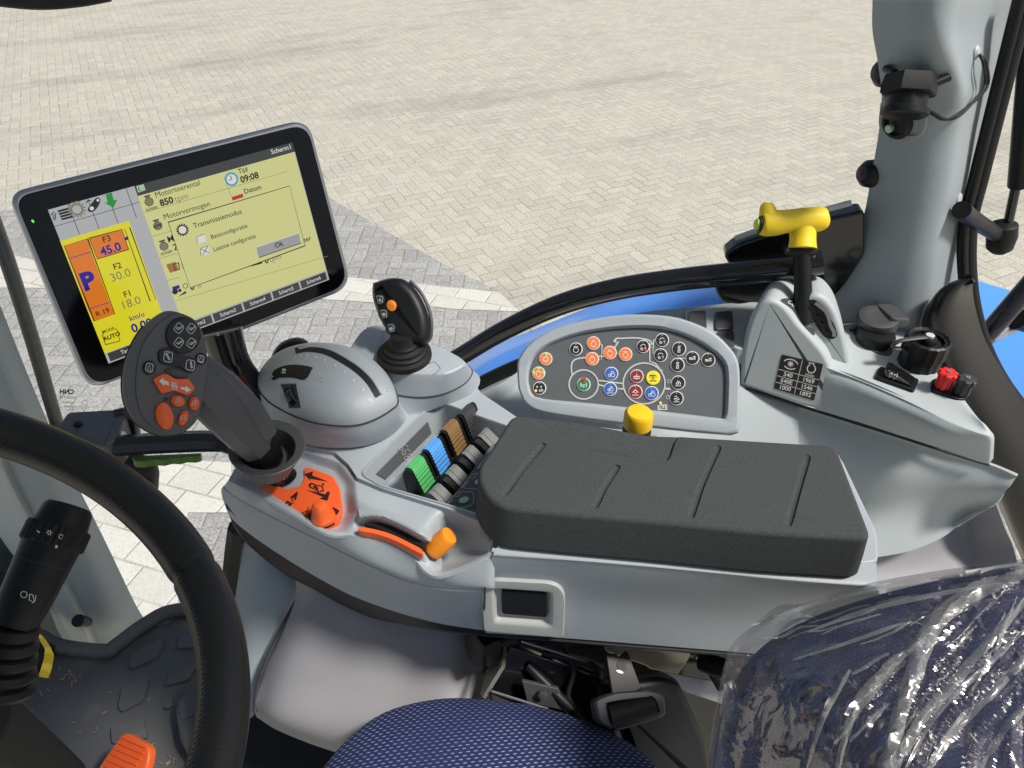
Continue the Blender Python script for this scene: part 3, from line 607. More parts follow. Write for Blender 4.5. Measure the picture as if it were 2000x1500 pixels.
b = MB('dark'); b.slab(rnd([(1717, 719), (1794, 745), (1784, 769), (1707, 740)], 5), TOP, .006, .002, lift=.005); b.build('bezel', t)
P_ = [(1727, 724), (1784, 745), (1778, 762), (1722, 741)]
b = MB('gloss_black'); b.loft([[TOP.pt(*p, .004) for p in rnd(P_, 4)], [TOP.pt(*p, .008 if p[0] > 1755 else .017) for p in rnd(P_, 4)], [TOP.pt(1750+(p[0]-1750)*.8, 743+(p[1]-743)*.8, .009 if p[0] > 1755 else .019) for p in rnd(P_, 4)]])
rs = Surf(b)
for dx, dy in ((0, 0), (9, 3)): b.stroke(rs, ell(1740+dx, 732+dy, 3, 3), 1.2, 'white', h=.001, closed=True); b.stroke(rs, [(1736+dx, 737+dy), (1744+dx, 727+dy)], 1, 'white', h=.001)
b.build('rocker', t)
t = thing('binding_posts', 'red and black screw terminal posts side by side on the grey console', 'terminals', TOP.pt(1850, 770))
b = MB('dark'); b.slab(rnd([(1818, 745), (1880, 765), (1884, 788), (1868, 789), (1814, 768)], 10), TOP, .008, .002, lift=.0085); b.build('base_plate', t)
for x, y, m_ in ((1836, 765, 'red_p'), (1872, 777, 'black_p')):
    c = TOP.pt(x, y, .008); b = MB(m_); b.lathe([(.009, 0), (.01, .003), (.01, .018), (.0118, .02), (.0118, .026), (.01, .0275), (.004, .0275)], c, UPV, seg=56, ex=lambda a: 1+.09*(1 if math.cos(7*a) > -.2 else -1)); po = b.build('post', t, 'red post' if m_ == 'red_p' else 'black post')
    b = MB('tin'); b.lathe([(.0035, .026), (.0035, .029), (.002, .029)], c, UPV, seg=12); b.build('pin', po)
# ------------------------------------------------------------------ button panel
pc = G(1228, 735, .93); rp_ = ray(1228, 735).normalized(); PP = Plane(pc, (-rp_+UPV*.08))
outer = cr([(1009, 720), (1013, 697), (1037, 667), (1080, 642), (1142, 625), (1217, 614), (1292, 615), (1342, 625), (1392, 647), (1425, 677), (1443, 707), (1446, 755), (1445, 800)], 4)+[Vector(p) for p in rnd([(1445, 800), (1444, 852), (1355, 845)], [0, 5, 0], 3)]+cr([(1355, 845), (1230, 831), (1140, 820), (1055, 806), (1026, 790), (1011, 757)], 4)[1:]
inner = cr([(1031, 742), (1034, 720), (1047, 692), (1080, 670), (1142, 650), (1217, 641), (1280, 641), (1330, 652), (1380, 677), (1413, 708), (1419, 742)], 4)+[Vector(p) for p in rnd([(1419, 742), (1416, 818), (1280, 802)], [0, 4, 0], 3)]+cr([(1280, 802), (1155, 788), (1055, 778), (1036, 765)], 4)[1:]
cp = (1228, 735); oo, ii = polar(outer, cp, 120), polar(inner, cp, 120)
def mixr(a, b_, t): return [p*(1-t)+q*t for p, q in zip(a, b_)]
t = thing('button_panel', 'grey control pod with a dark face full of round coloured buttons behind the armrest', 'control panel', PP.pt(1228, 850, -.05))
b = MB('grey'); b.loft([[PP.pt(*p, h) for p in mixr(oo, ii, k)] for k, h in ((.02, -.045), (0, -.012), (0, -.004), (.08, 0), (.2, .0015), (.8, .001), (.93, -.001), (1.0, -.006), (1.03, -.006))]); b.build('pod_housing', t)
b = MB('pod_face'); PN = Plane(pc-PP.n*.0055, PP.n); b.slab([tuple(p) for p in mixr(oo, ii, 1.02)], PN, .0025, .0004, steps=1)
def ic(b, cx, cy, k, m='white', s=6, h=.0015, cv=None):
    cv = cv or PN; st = lambda P, w=1.1, c=False: b.stroke(cv, [(cx+x*s, cy+y*s) for x, y in P], w, m, h, c)
    E_ = lambda x, y, r, a0=0, a1=360: [(x+r*math.cos(math.radians(a)), y+r*math.sin(math.radians(a))) for a in range(a0, a1, 24)]
    if k == 'eng': st([(-.35, -.6), (-.35, -.9), (-.7, -.9), (.7, -.9), (.35, -.9), (.35, -.6)]); st(E_(0, .15, .75), c=True)
    elif k == 'engn': ic(b, cx, cy, 'eng', m, s, h, cv); b.text(cv, 'n/min', cx, cy+s*1.25, s*.55, m=m, h=h)
    elif k == 'gear': st(E_(0, 0, .6), c=True); [st([(.65*math.cos(a*.628), .65*math.sin(a*.628)), (.95*math.cos(a*.628), .95*math.sin(a*.628))], 1.5) for a in range(10)]
    elif k == 'trac': st(E_(-.55, .45, .35), c=True); st(E_(.5, .25, .55), c=True); st([(-.2, .4), (-.1, .4)]); st([(-.8, .05), (-.1, 0), (0, -.8), (.7, -.8), (.75, -.35)])
    elif k == 'auto': ic(b, cx, cy-1.5, 'trac', m, s*.8, h, cv); b.text(cv, 'AUTO', cx, cy+s*.95, s*.68, m=m, h=h, bold=.02)
    elif k == 'yauto': st([(-.9, -.2), (-.9, -.9), (.9, -.9), (.9, -.2)]); st(E_(0, -.2, .35), c=True); b.text(cv, 'AUTO', cx, cy+s*.75, s*.72, m=m, h=h, bold=.02)
    elif k == 'axle': st([(-1, .1), (-.4, -.2), (0, .0), (.4, -.2), (1, .1)], 1.6); st([(-1, .5), (1, .5)], 1.3); st(E_(0, .3, .4), c=True); st([(0, -.9), (0, -.2)])
    elif k == 'axauto': st(E_(0, -.2, .4), c=True); st([(-.9, .1), (0, -.8), (.9, .1)], 1.3); b.text(cv, 'AUTO', cx, cy+s*.85, s*.66, m=m, h=h, bold=.02)
    elif k == 'diff': st([(-.8, -.6), (-.8, .6)], 1.6); st([(.8, -.6), (.8, .6)], 1.6); st([(-.8, 0), (.8, 0)]); st([(0, -.1), (0, .5)]); st([(-.4, .6), (.4, .6)])
    elif k == 'turn': st(E_(0, -.1, .7, 180, 370)); st([(-.9, .3), (-.5, .7)]); st(E_(-.35, .6, .3), c=True); st([(.45, .1), (.7, .45), (.95, .1)])
    elif k == 'turnr': ic(b, cx, cy, 'turn', m, s, h, cv); b.poly(cv, ell(cx+s*.7, cy+s*.85, 2.6), 'red_p', h)
    elif k == 'turng': ic(b, cx, cy, 'turn', m, s, h, cv); b.poly(cv, [(cx+s*.5, cy+s*.5), (cx+s*1.1, cy+s*.85), (cx+s*.5, cy+s*1.2)], 'b_green', h)
    elif k == 'cylv': st([(-.25, -.1), (.25, -.1), (.25, .9), (-.25, .9)], c=True); st([(0, -.1), (0, -.5)]); st(E_(0, -.6, .25), c=True); st([(-.3, -.9), (.5, -.9)])
    elif k == 'cylh': st([(-.9, -.2), (0, -.2), (0, .2), (-.9, .2)], c=True); st([(0, 0), (.4, 0)]); st(E_(.6, 0, .25), c=True); st([(.1, -.55), (.9, -.55)]); st([(.65, -.75), (.9, -.55), (.65, -.35)])
    elif k == 'cyld': st([(-.6, .3), (-.1, -.7), (.35, -.45), (-.15, .5)], c=True); st([(-.9, .8), (.9, .8)]); st([(.5, .5), (.8, -.1), (.4, -.1)])
    elif k == 'cyle': st([(-.7, .1), (.4, -.3), (.8, .1), (-.2, .5)], c=True); st([(-.9, .9), (.9, .9)]); st([(-.6, -.6), (0, -.8), (.2, -.5)])
    elif k == 'lights': st([(-.7, -.9), (-.7, -.1)]); st([(-1, -.5), (-.4, -.5)]); st([(.5, -.9), (.5, -.1)]); st([(.2, -.5), (.8, -.5)]); st(E_(.2, .6, .3), c=True); st(E_(.8, .5, .25), c=True)
# tractor outline drawn on the face
wl = lambda P, w_=3, c=False: b.stroke(PN, P, w_, 'soft_white', .0008, c)
wl(ell(1140, 751, 28.5), 3, True); wl(ell(1258, 749, 41, 40), 3, True)
wl(cr([(1117, 732), (1116, 715), (1119, 706), (1127, 701), (1145, 698)], 4)); wl([(1170, 696), (1182, 696)])
wl([(1200, 680), (1208, 667), (1202, 669), (1200, 667), (1204, 661), (1215, 661)]); wl(cr([(1215, 661), (1240, 660), (1262, 663), (1272, 668), (1273, 672), (1268, 672)], 3)); wl([(1269, 672), (1269, 706), (1280, 710), (1290, 722), (1294, 725)], 2.6)
wl([(1168, 743), (1216, 749)]); wl([(1170, 752), (1180, 754)]); wl([(1207, 759), (1218, 760)]); wl([(1299, 759), (1309, 760)], 4)
for P in ([(1171, 672), (1176, 673), (1175, 702), (1169, 702)], [(1204, 690), (1208, 691)], [(1244, 750), (1242, 752)], [(1270, 678), (1276, 678)], [(1281, 662), (1277, 663), (1275, 691), (1279, 692)], [(1325, 695), (1325, 700), (1340, 700)], [(1325, 700), (1324, 700)], [(1365, 701), (1371, 702)], [(1193, 744), (1193, 747)], [(1324, 762), (1322, 765)]): wl(P, 1.3)
wl(ell(1307, 745, 3.2), 1.2, True); wl(ell(1304, 776, 3.2), 1.2, True)
b.rect(PN, 1284, 790, 1303, 801, 'soft_white', .0006); b.stroke(PN, [(1288, 798), (1290, 793), (1293, 793), (1293, 798), (1299, 798), (1298, 793)], 1, 'b_black', .001)
b.build('panel_face', t, 'dark face printed with a white tractor outline')
BT = [(1125, 682, 'b_black', 'eng', 13), (1159, 670.5, 'b_orange', 'engn', 13.5), (1156.5, 701, 'b_orange', 'engn', 13.5), (1191, 689, 'b_orange', 'engn', 13.5), (1221.5, 692, 'b_orange', 'engn', 13.5), (1066, 701, 'b_orange', 'gear', 13), (1052, 729, 'b_orange', 'engn', 13), (1054, 758, 'b_black', 'lights', 13),
      (1256, 677, 'b_black', 'turnr', 13), (1293, 664.5, 'b_black', 'turng', 13.5), (1290, 694, 'b_black', 'turng', 13.5), (1326, 681.5, 'b_black', 'cylv', 14), (1352, 699.5, 'b_black', 'cylh', 13.5), (1383, 703, 'b_black', 'cylh', 14), (1323, 713, 'b_black', 'cylv', 14), (1324.5, 747.5, 'b_black', 'cyld', 14), (1321, 778, 'b_black', 'cyle', 14),
      (1194, 730, 'b_blue', 'trac', 13.5), (1192, 760, 'b_blue', 'auto', 13.5), (1272.5, 768, 'b_blue', 'trac', 14), (1243.5, 735, 'b_red', 'axle', 13.5), (1241, 765.5, 'b_red', 'axauto', 14), (1275.5, 738, 'b_yellow', 'yauto', 14), (1140, 751, 'b_green', 'diff', 13.5)]
for x, y, m_, k, r in BT:
    b = MB(m_); b.button(PN, ell(x, y, r, n=32), .0014, 1.2, 'white' if m_ != 'b_yellow' else 'b_yellow', h0=0); b.poly(PN, ell(x, y, r-1.6, n=28), m_, .0017)
    ic(b, x, y+1, k, 'ink' if m_ == 'b_yellow' else 'white', 6.6, .0021)
    b.poly(PN, ell(x, y-r+4, 1), 'soft_white', .002)
    nm = {'b_black': 'black', 'b_orange': 'orange', 'b_blue': 'blue', 'b_red': 'dark red', 'b_yellow': 'yellow', 'b_green': 'green'}[m_]
    b.build('button', t, 'round %s button with a white rim' % nm)
for x, y, m_ in ((1067, 692, 'led_green'), (1052, 719, 'led_green'), (1043, 728, 'led_green'), (1061, 728, 'led_green'), (1047, 763, 'led_amber'), (1290, 787, 'led_amber')):
    b = MB(m_); b.button(PN, ell(x, y, 2.4), .0028, .6, h0=.001); b.build('indicator_light', t)
b = MB('red_p'); b.poly(PN, [(1136, 738), (1145, 738), (1142, 746), (1139, 746)], h=.0026); b.build('warning_mark', t)
# ------------------------------------------------------------------ armrest console
t_c = thing('armrest_console', 'grey moulded armrest console running under the dark foam pad and joysticks', 'console', H(900, 1150, .8))
fas = MB('grey'); 
fas.patch([
 [(434, 972, .66), (452, 1012, .70), (500, 1052, .735), (560, 1092, .75), (620, 1128, .76), (680, 1160, .765), (740, 1184, .765), (800, 1203, .76), (870, 1220, .757), (945, 1231, .755), (966, 1233, .760)],
 [(432, 957, .64), (452, 985, .665), (500, 1015, .69), (560, 1052, .705), (620, 1085, .713), (680, 1115, .716), (740, 1142, .716), (800, 1163, .713), (870, 1180, .71), (945, 1188, .708), (966, 1190, .713)],
 [(436, 950, .628), (456, 968, .638), (500, 993, .65), (560, 1024, .66), (620, 1053, .664), (680, 1084, .667), (740, 1112, .669), (800, 1136, .669), (870, 1150, .668), (945, 1152, .665), (966, 1153, .671)],
 [(440, 946, .622), (460, 962, .63), (502, 990, .638), (563, 1019, .646), (624, 1048, .65), (686, 1078, .653), (748, 1105, .655), (808, 1128, .656), (872, 1141, .655), (945, 1143, .652), (966, 1144, .658)],
 [(446, 938, .616), (468, 950, .619), (512, 970, .623), (575, 1005, .628), (640, 1043, .632), (690, 1046, .632), (745, 1056, .632), (805, 1090, .635), (855, 1126, .64), (950, 1088, .618), (966, 1080, .618)]], 6, 6, th=.004)
fas.build('front_fascia', t_c)
b = MB('grey'); b.tube([H(*p) for p in [(436, 951, .629), (456, 968, .639), (500, 993, .651), (560, 1024, .661), (620, 1053, .665), (680, 1084, .668), (740, 1112, .670), (800, 1136, .670), (870, 1150, .669), (945, 1152, .666)]], .0022); b.build('crease_line', t_c)
b = MB('seam'); b.tube([H(946, 1232, .7525), H(946, 1190, .7), H(947, 1152, .66), H(951, 1118, .642)], .0012, n=5); b.build('joint_line', t_c)
# scooped top skin
ctrlA = [(446, 938), (468, 950), (512, 970), (575, 1005), (640, 1043), (690, 1046), (745, 1056), (805, 1090), (855, 1126), (950, 1088)]
ctrlB = [(470, 895), (500, 880), (540, 870), (597, 869), (660, 884), (685, 912), (701, 935), (760, 957), (860, 988), (975, 1030)]
AA = cr(ctrlA, 12); BB = cr(ctrlB, 12); DA = [x[0] for x in cr([(a, 0, 0) for a in (.616, .619, .623, .628, .632, .632, .632, .635, .64, .618)], 12)]
def sstep(x): x = max(0, min(1, x)); return x*x*(3-2*x)
def inpoly(x, y, P):
    r = False; j = len(P)-1
    for i in range(len(P)):
        if (P[i][1] > y) != (P[j][1] > y) and x < (P[j][0]-P[i][0])*(y-P[i][1])/(P[j][1]-P[i][1])+P[i][0]: r = not r
        j = i
    return r
def sdf(x, y, P):
    d = 1e9
    for i in range(len(P)):
        a, b_ = Vector(P[i-1][:2]), Vector(P[i][:2]); e = b_-a; k = max(0, min(1, (Vector((x, y))-a).dot(e)/max(e.dot(e), 1e-9))); d = min(d, (a+e*k-Vector((x, y))).length)
    return -d if inpoly(x, y, P) else d
def segd(x, y, P):
    d = 1e9
    for i in range(1, len(P)):
        a, b_ = Vector(P[i-1][:2]), Vector(P[i][:2]); e = b_-a; k = max(0, min(1, (Vector((x, y))-a).dot(e)/max(e.dot(e), 1e-9))); d = min(d, (a+e*k-Vector((x, y))).length)
    return d
plate = [(502, 950), (530, 945), (560, 955), (585, 950), (594, 935), (594, 913), (605, 913), (650, 930), (664, 955), (667, 990), (658, 1020), (640, 1034), (620, 1030), (560, 995), (505, 962)]
pit = [(470, 940), (500, 900), (594, 888), (660, 912), (684, 945), (688, 1000), (668, 1040), (640, 1048), (560, 1010), (490, 968)]
slotc = cr([(704, 1026), (745, 1026), (790, 1045), (835, 1072), (860, 1088)], 4)
scoop = [(870, 1010), (905, 1015), (930, 1045), (945, 1085), (860, 1120), (835, 1095), (840, 1050)]
nv = 26; rows = []
for k in range(nv+1):
    v = k/nv; r = []
    for a, b_, da in zip(AA, BB, DA):
        p = a*(1-v)+b_*v; D = da*(1-sstep(v*1.6))+.610*sstep(v*1.6)
        if 0 < v < 1:
            e = min(1, min(v, 1-v)*6)
            D += e*.012*sstep(.5-sdf(p.x, p.y, pit)/26)
            D -= e*.007*sstep(1-abs(segd(p.x, p.y, slotc)-18)/14)*(1 if 700 < p.x < 860 else 0)
            D += e*.007*sstep(1-segd(p.x, p.y, slotc)/14)
            D += e*.024*sstep(.5-sdf(p.x, p.y, scoop)/50)
        r.append(H(p.x, p.y, D))
    rows.append(r)
skin = MB('grey'); skin.grid(rows, th=.003); skin.build('scooped_top', t_c); SK = Surf(skin)
b = MB('seam'); b.tube([H(x, y, .6075) for x, y in [(590, 868), (640, 876), (668, 890), (684, 912), (701, 934), (750, 953), (860, 988), (924, 1013), (975, 1030)]], .0013, n=5); b.build('joint_line', t_c)
# flat deck with bin opening
DK = Plane(H(800, 900, .604), UPV)
deck = [(597, 871), (655, 884), (680, 906), (698, 933), (750, 955), (870, 992), (930, 1016), (975, 1032), (1100, 1060), (1640, 1100), (1640, 890), (1010, 815), (940, 768), (916, 735), (850, 700), (760, 690), (690, 690), (600, 680), (500, 775), (505, 850), (560, 868)]
rim = rnd([(704, 926), (852, 783), (945, 818), (1010, 840), (1010, 1000), (930, 1004), (870, 986), (745, 950)], [16, 20, 6, 3, 3, 10, 4, 10])
b = MB('grey'); b.poly(DK, deck, holes=[[tuple(p) for p in rim]], h=0); D2 = DK
L = len(deck); 
for i in range(L):
    a, c = deck[i], deck[(i+1) % L]; pa, pb = DK.pt(*a), DK.pt(*c); b.add([pa, pb, pb-UPV*.035, pa-UPV*.035], [[0, 1, 2, 3]])
b.build('deck', t_c, recalc=False)
rim = [tuple(p) for p in rim]; rc = (870, 900)
b = MB('grey'); rr0 = [DK.pt(*p) for p in rim]; cb = DK.pt(*rc)
rl_ = [p+UPV*.0025 for p in rr0]
b.loft([[cb+(p-cb)*1.025 for p in rr0], [cb+(p-cb)*1.015+UPV*.002 for p in rr0], rl_, [cb+(p-cb)*.985 for p in rr0], [cb+(p-cb)*.93-UPV*.045 for p in rr0], [cb-UPV*.0455+(p-cb)*.4 for p in rr0]], cap0=False); b.build('lever_bin', t_c); BIN = Surf(b)
b = MB('pod_face'); WA, WB, WC, WD = BIN.pt(728, 930), BIN.pt(836, 822), BIN.pt(844, 848), BIN.pt(750, 938)
b.poly(BIN, [(733, 925), (834, 823), (842, 846), (752, 936)], h=.001)
LG = Plane(BIN.pt(790, 880, .002), BIN.nrm(790, 880))
for i in range(3):
    cx, cy = 783+i*5, 876+i*9
    b.stroke(LG, ell(cx, cy, 4, 3, -40), .9, 'soft_white', .0005, True); b.stroke(LG, [(cx+8, cy-8), (cx+13, cy-3)], .9, 'soft_white', .0005); b.stroke(LG, [(cx+3, cy-5), (cx+7, cy-8)], .9, 'soft_white', .0005)
b.build('legend_plate', t_c, 'blue grey plate with white symbols on the bin wall')
# ------------------------------------------------------------------ hydraulic paddles in the bin
E1 = H(823, 889, .587)-H(795, 919, .587); E1.z = 0
def prism(b, prof, E, m=None, k0=0., k1=1.): b.loft([[p+E*k0 for p in prof], [p+E*k1 for p in prof]], m)
base = H(795, 919, .587)
def shiftpt(P, dx, dy, D0=.59):
    d = H(795+dx, 919+dy, D0)-H(795, 919, D0); d.z = 0; return [p+d for p in P]
outl = [(798, 969, .648), (790, 945, .622), (786, 927, .602), (788, 921, .594), (793, 918, .589), (798, 919, .589), (803, 924, .593), (812, 941, .612), (825, 966, .642), (828, 972, .648)]
prof = [H(*p) for p in outl]
for (dx, dy), m_, nm in (((0, 0), 'green_p', 'green'), ((34, -36), 'blue_p', 'blue'), ((69, -74), 'brown_p', 'brown'), ((102, -105), 'black_p', 'black')):
    P = shiftpt(prof, dx, dy)
    c = sum(P, Vector())/len(P)
    t = thing('valve_paddle', '%s ribbed hydraulic paddle lever in the row inside the grey bin' % nm, 'lever', Vector((c.x, c.y, min(p.z for p in P))), 'ribbed hydraulic paddles')
    b = MB('rubber'); prism(b, P, E1, k0=0, k1=1.12); b.build('lever_body', t)
    sk = cr(P[3:9], 14); out = []; inn = []
    for i, p in enumerate(sk):
        tn = (sk[min(i+1, len(sk)-1)]-sk[max(i-1, 0)]).normalized(); nn = tn.cross(E1.normalized()); nn = nn if nn.dot(CAM-p) > 0 else -nn
        out.append(p+nn*(.0012+(.0005 if i % 4 else -.0005))); inn.append(p-nn*.0006)
    b = MB(m_); q = out+inn[::-1]; b.loft([[p+E1*.10 for p in q], [p+E1*.90 for p in q]]); b.build('ribbed_cap', t, angle=25)
o2 = [(826, 974, .632), (830, 967, .618), (836, 963, .61), (842, 965, .61), (852, 974, .616), (866, 988, .622), (866, 990, .632)]
E2 = H(851, 951, .61)-H(836, 967, .61); E2.z = 0
for k, (dx, dy) in enumerate(((0, 0), (34, -37), (68, -75), (100, -108))):
    P = shiftpt([H(*p) for p in o2], dx, dy); c = sum(P, Vector())/len(P)
    t = thing('small_paddle', 'small grey thumb lever %s' % ('in front of the green paddle', 'in front of the blue paddle', 'in front of the brown paddle', 'in front of the black paddle')[k], 'lever', Vector((c.x, c.y, min(p.z for p in P))), 'small grey thumb levers')
    b = MB('paddle_grey'); prism(b, P, E2, k0=0, k1=.42); prism(b, P, E2, k0=.47, k1=1.25); b.build('paddle_face', t)
    cyl = [(836, 972, .63), (838, 962, .616), (845, 957, .611), (856, 964, .613), (872, 980, .625)]
    b = MB('rubber'); P = shiftpt([H(*p) for p in cyl], dx, dy); prism(b, P, E2, k0=1.27, k1=1.8); b.build('roller', t)
b = MB('dark'); b.poly(Plane(H(860, 930, .642), UPV), [(800, 975), (940, 820), (985, 850), (985, 905), (880, 1000), (840, 985)]); 
b.build('lever_slots', t_c, 'black base under the paddles')
LP = Plane(H(900, 970, .621), UPV)
b = MB('pod_face'); b.slab([(868, 990), (960, 868), (1000, 880), (1000, 995), (930, 1003), (880, 999)], LP, .01, .001)
def arcbox(ox, oy):
    b.stroke(LP, [(p.x, p.y) for p in rnd([(870+ox, 990+oy), (893+ox, 962+oy), (925+ox, 962+oy), (925+ox, 988+oy), (905+ox, 994+oy)], [2, 6, 6, 10, 2])], 1.3, 'soft_white', .0015, True)
    b.stroke(LP, ell(894+ox, 967+oy, 6, 4, -30), 1.2, 'soft_white', .0015, True); b.stroke(LP, [(891+ox, 968+oy), (894+ox, 967+oy), (896+ox, 964+oy)], 1, 'soft_white', .0015)
    for i in range(3): b.stroke(LP, [(874+ox+i*3, 988+oy-i*2), (880+ox+i*2, 982+oy-i*2)], 1.8, 'soft_white', .0015)
    b.poly(LP, ell(906+ox, 978+oy, 10, 6, -18), 'mint', .0015)
arcbox(0, 0); arcbox(31, -36); arcbox(62, -74); b.build('valve_legend_plate', t_c, 'dark plate with white outlines and pale green dots')
# ------------------------------------------------------------------ dome pedestal with draft control
seam = [(503, 752), (520, 780), (545, 798), (580, 815), (620, 827), (662, 832), (700, 830), (735, 818), (765, 800), (777, 786), (770, 758), (752, 732), (722, 708), (685, 694), (640, 688), (592, 690), (550, 702), (518, 724)]
skirt = [(500, 790), (522, 830), (556, 856), (592, 868), (640, 874), (690, 872), (728, 864), (762, 850), (786, 828), (800, 800), (790, 770), (765, 742), (728, 716), (685, 702), (640, 696), (592, 698), (548, 712), (512, 745)]
DS = .558
s_r = cr([(*p, 0) for p in seam], 4, True); k_r = cr([(*p, 0) for p in skirt], 4, True)
S0 = [H(p.x, p.y, .6045) for p in k_r]; S1 = [H(p.x, p.y, DS) for p in s_r]
t = thing('hitch_control_dome', 'smooth grey dome with a curved numbered slot, a thumbwheel and a window reading 10', 'control dome', sum(S0, Vector())/len(S0))
b = MB('grey'); R = []
for k in range(9):
    a = k/8; w_ = a**1.7; R.append([Vector((*(p.xy*(1-min(1, (a*1.25)**.75))+q.xy*min(1, (a*1.25)**.75)), p.z+(q.z-p.z)*w_)) for p, q in zip(S0, S1)])
cS = sum(S1, Vector())/len(S1); b.loft(R); b.build('dome_skirt', t)
cS2 = cS+Vector((-.012, .004, 0))
b = MB('grey'); R = []
for k in range(14):
    a = math.pi/2*k/13; sc = math.cos(a)**.85 if k < 13 else .01; R.append([cS2*(1-sc)+p*sc+UPV*(.038*math.sin(a)**.95)+UPV*.0005 for p in [q-(q-cS)*.004 for q in S1]])
b.loft(R); b.build('dome_cap', t); DM = Surf(b)
b = MB('seam'); b.tube([p+(p-cS)*.002 for p in S1]+[S1[0]], .0011, smooth=False, seg=6); b.build('joint_line', t)
sl2 = cr([(577, 686), (603, 682), (637, 688), (670, 705), (698, 724), (721, 747), (738, 775)], 5)
b = MB('rubber'); b.stroke(DM, sl2, 11, h=.0008); b.build('quadrant_slot', t)
b = MB('grey'); b.tube([DM.pt(p.x+7, p.y-4, .0006) for p in sl2], .0016, seg=8, smooth=False); b.build('slot_lip', t)
b = MB('rubber'); b.poly(DM, cr([(531, 738), (536, 724), (556, 715), (581, 713), (609, 718), (609, 723), (596, 742), (572, 738), (547, 738), (536, 743)], 3, True), h=.0008)
b.text(DM, '10', 556, 727, 11, -78, m='white', h=.0016, bold=.03); b.stroke(DM, [(532, 735), (535, 737)], 2, 'white', .0014); b.build('number_window', t)
b = MB('pod_face'); b.stroke(DM, [(549, 751), (578, 750), (588, 796), (566, 797)], 1.6, h=.0008, closed=True); b.poly(DM, [(549, 751), (578, 750), (588, 796), (566, 797)], 'seam', h=.0005); b.build('wheel_slot', t)
b = MB('gloss_black'); p0, p1 = DM.pt(563, 749, -.004), DM.pt(578, 796, -.004); nn = DM.nrm(570, 772); ax = (p1-p0).cross(nn).normalized(); c_ = (p0+p1)/2-nn*.006
b.lathe([(.013, -.0055), (.0155, -.004), (.0162, 0), (.0155, .004), (.013, .0055)], c_+nn*.0012, ax, seg=40); b.build('thumbwheel', t)
b = MB('soft_white')
for s_, x, y, an in (('1', 577, 697, 60), ('2', 588, 696, 55), ('3', 600, 696, 45), ('4', 617, 699, 35), ('5', 635, 705, 28), ('6', 655, 715, 20), ('7', 673, 728, 10), ('8', 691, 744, 0), ('9', 709, 763, -5), ('10', 722, 782, -8)): b.text(DM, s_, x, y, 9.5 if s_ in ('9', '10') else 7.5, 22, m='white', h=.0009, bold=.02)
for x, y in ((716, 760), (730, 778), (697, 741)): b.stroke(DM, [(x-2, y+.5), (x+3, y-1)], 1, h=.0009)
for P in ([(748, 768), (757, 757), (755, 765), (760, 764)], [(745, 769), (762, 768)], [(588, 772), (594, 760), (598, 770), (590, 773)], [(590, 795), (604, 797)], [(598, 785), (603, 793), (597, 794)], [(617, 733), (620, 741), (632, 745), (634, 738), (624, 733)], [(625, 727), (624, 738)], [(630, 730), (628, 738)]): b.stroke(DM, P, 1.2, h=.0009)
b.build('scale_marks', t)
b = MB('dark'); b.slab(cr([(533, 708), (535, 694), (546, 679), (562, 669), (584, 664), (603, 671), (590, 680), (570, 689), (548, 699)], 4, True), plane3(G(540, 700, .98), G(600, 672, .99), G(570, 665, .985)+UPV*.02), .012, .003); b.build('draft_lever', t, 'black half disc lever at the far end of the slot')
b = MB('steel'); b.tube([G(533, 708, .965), G(568, 690, .965), G(603, 672, .97)], .0011, seg=6); b.build('lever_edge', t)
# ------------------------------------------------------------------ small joystick and its pedestal
top_ = [(686, 688), (722, 709), (760, 724), (802, 734), (840, 736), (872, 733), (902, 720), (909, 708), (880, 690), (844, 675), (790, 650), (745, 638), (715, 642), (694, 664)]
bot_ = [(690, 712), (722, 742), (760, 766), (802, 775), (842, 774), (880, 764), (912, 745), (921, 722), (892, 702), (850, 684), (796, 664), (745, 654), (716, 660), (692, 682)]
flr = [(690, 760), (722, 790), (764, 812), (806, 812), (846, 800), (890, 784), (928, 764), (936, 735), (900, 712), (856, 694), (800, 674), (745, 664), (712, 670), (690, 695)]
Tt, Bt, Ft = [cr([(*p, 0) for p in q], 4, True) for q in (top_, bot_, flr)]
TT = [H(p.x, p.y, .552) for p in Tt]; B_ = [H(p.x, p.y, .58) for p in Bt]; F_ = [H(p.x, p.y, .6045) for p in Ft]; cT = sum(TT, Vector())/len(TT)
t = thing('joystick_pedestal', 'grey raised pedestal carrying the small black joystick, beside the blue fender', 'pedestal', sum(F_, Vector())/len(F_))
b = MB('grey'); b.loft([F_, [a*.6+c*.4+Vector((0, 0, -.006)) for a, c in zip(F_, B_)], B_]); b.build('pedestal_base', t)
b = MB('grey'); b.loft([[cT+(p-cT)*1.0 for p in B_], [c*.25+a*.75 for a, c in zip(TT, B_)], [cT+(p-cT)*.99+UPV*.001 for p in TT], [cT+(p-cT)*.96+UPV*.003 for p in TT], [cT+(p-cT)*.7+UPV*.0042 for p in TT], [cT+(p-cT)*.1+UPV*.0045 for p in TT]]); b.build('pedestal_top', t); PT = Surf(b)
b = MB('seam'); b.tube([p+(p-cT)*.004 for p in B_]+[B_[0]], .0009, smooth=False, seg=6); b.build('joint_line', t)
b = MB('seam'); b.stroke(PT, [(p.x, p.y) for p in rnd([(800, 727), (848, 706), (861, 720), (848, 732)], 3)], .8, h=.0004); b.stroke(PT, [(p.x, p.y) for p in rnd([(746, 668), (747, 650), (757, 644)], 3)], .8, h=.0004); b.stroke(PT, [(825, 725), (830, 719), (835, 726), (842, 720)], 1, 'soft_white', .0004); b.build('recessed_label', t)
t = thing('small_joystick', 'small black joystick with one orange and three black buttons on a rubber bellows', 'joystick', PT.pt(790, 705))
bc = PT.pt(790, 698, 0); b = MB('rubber'); prb = []
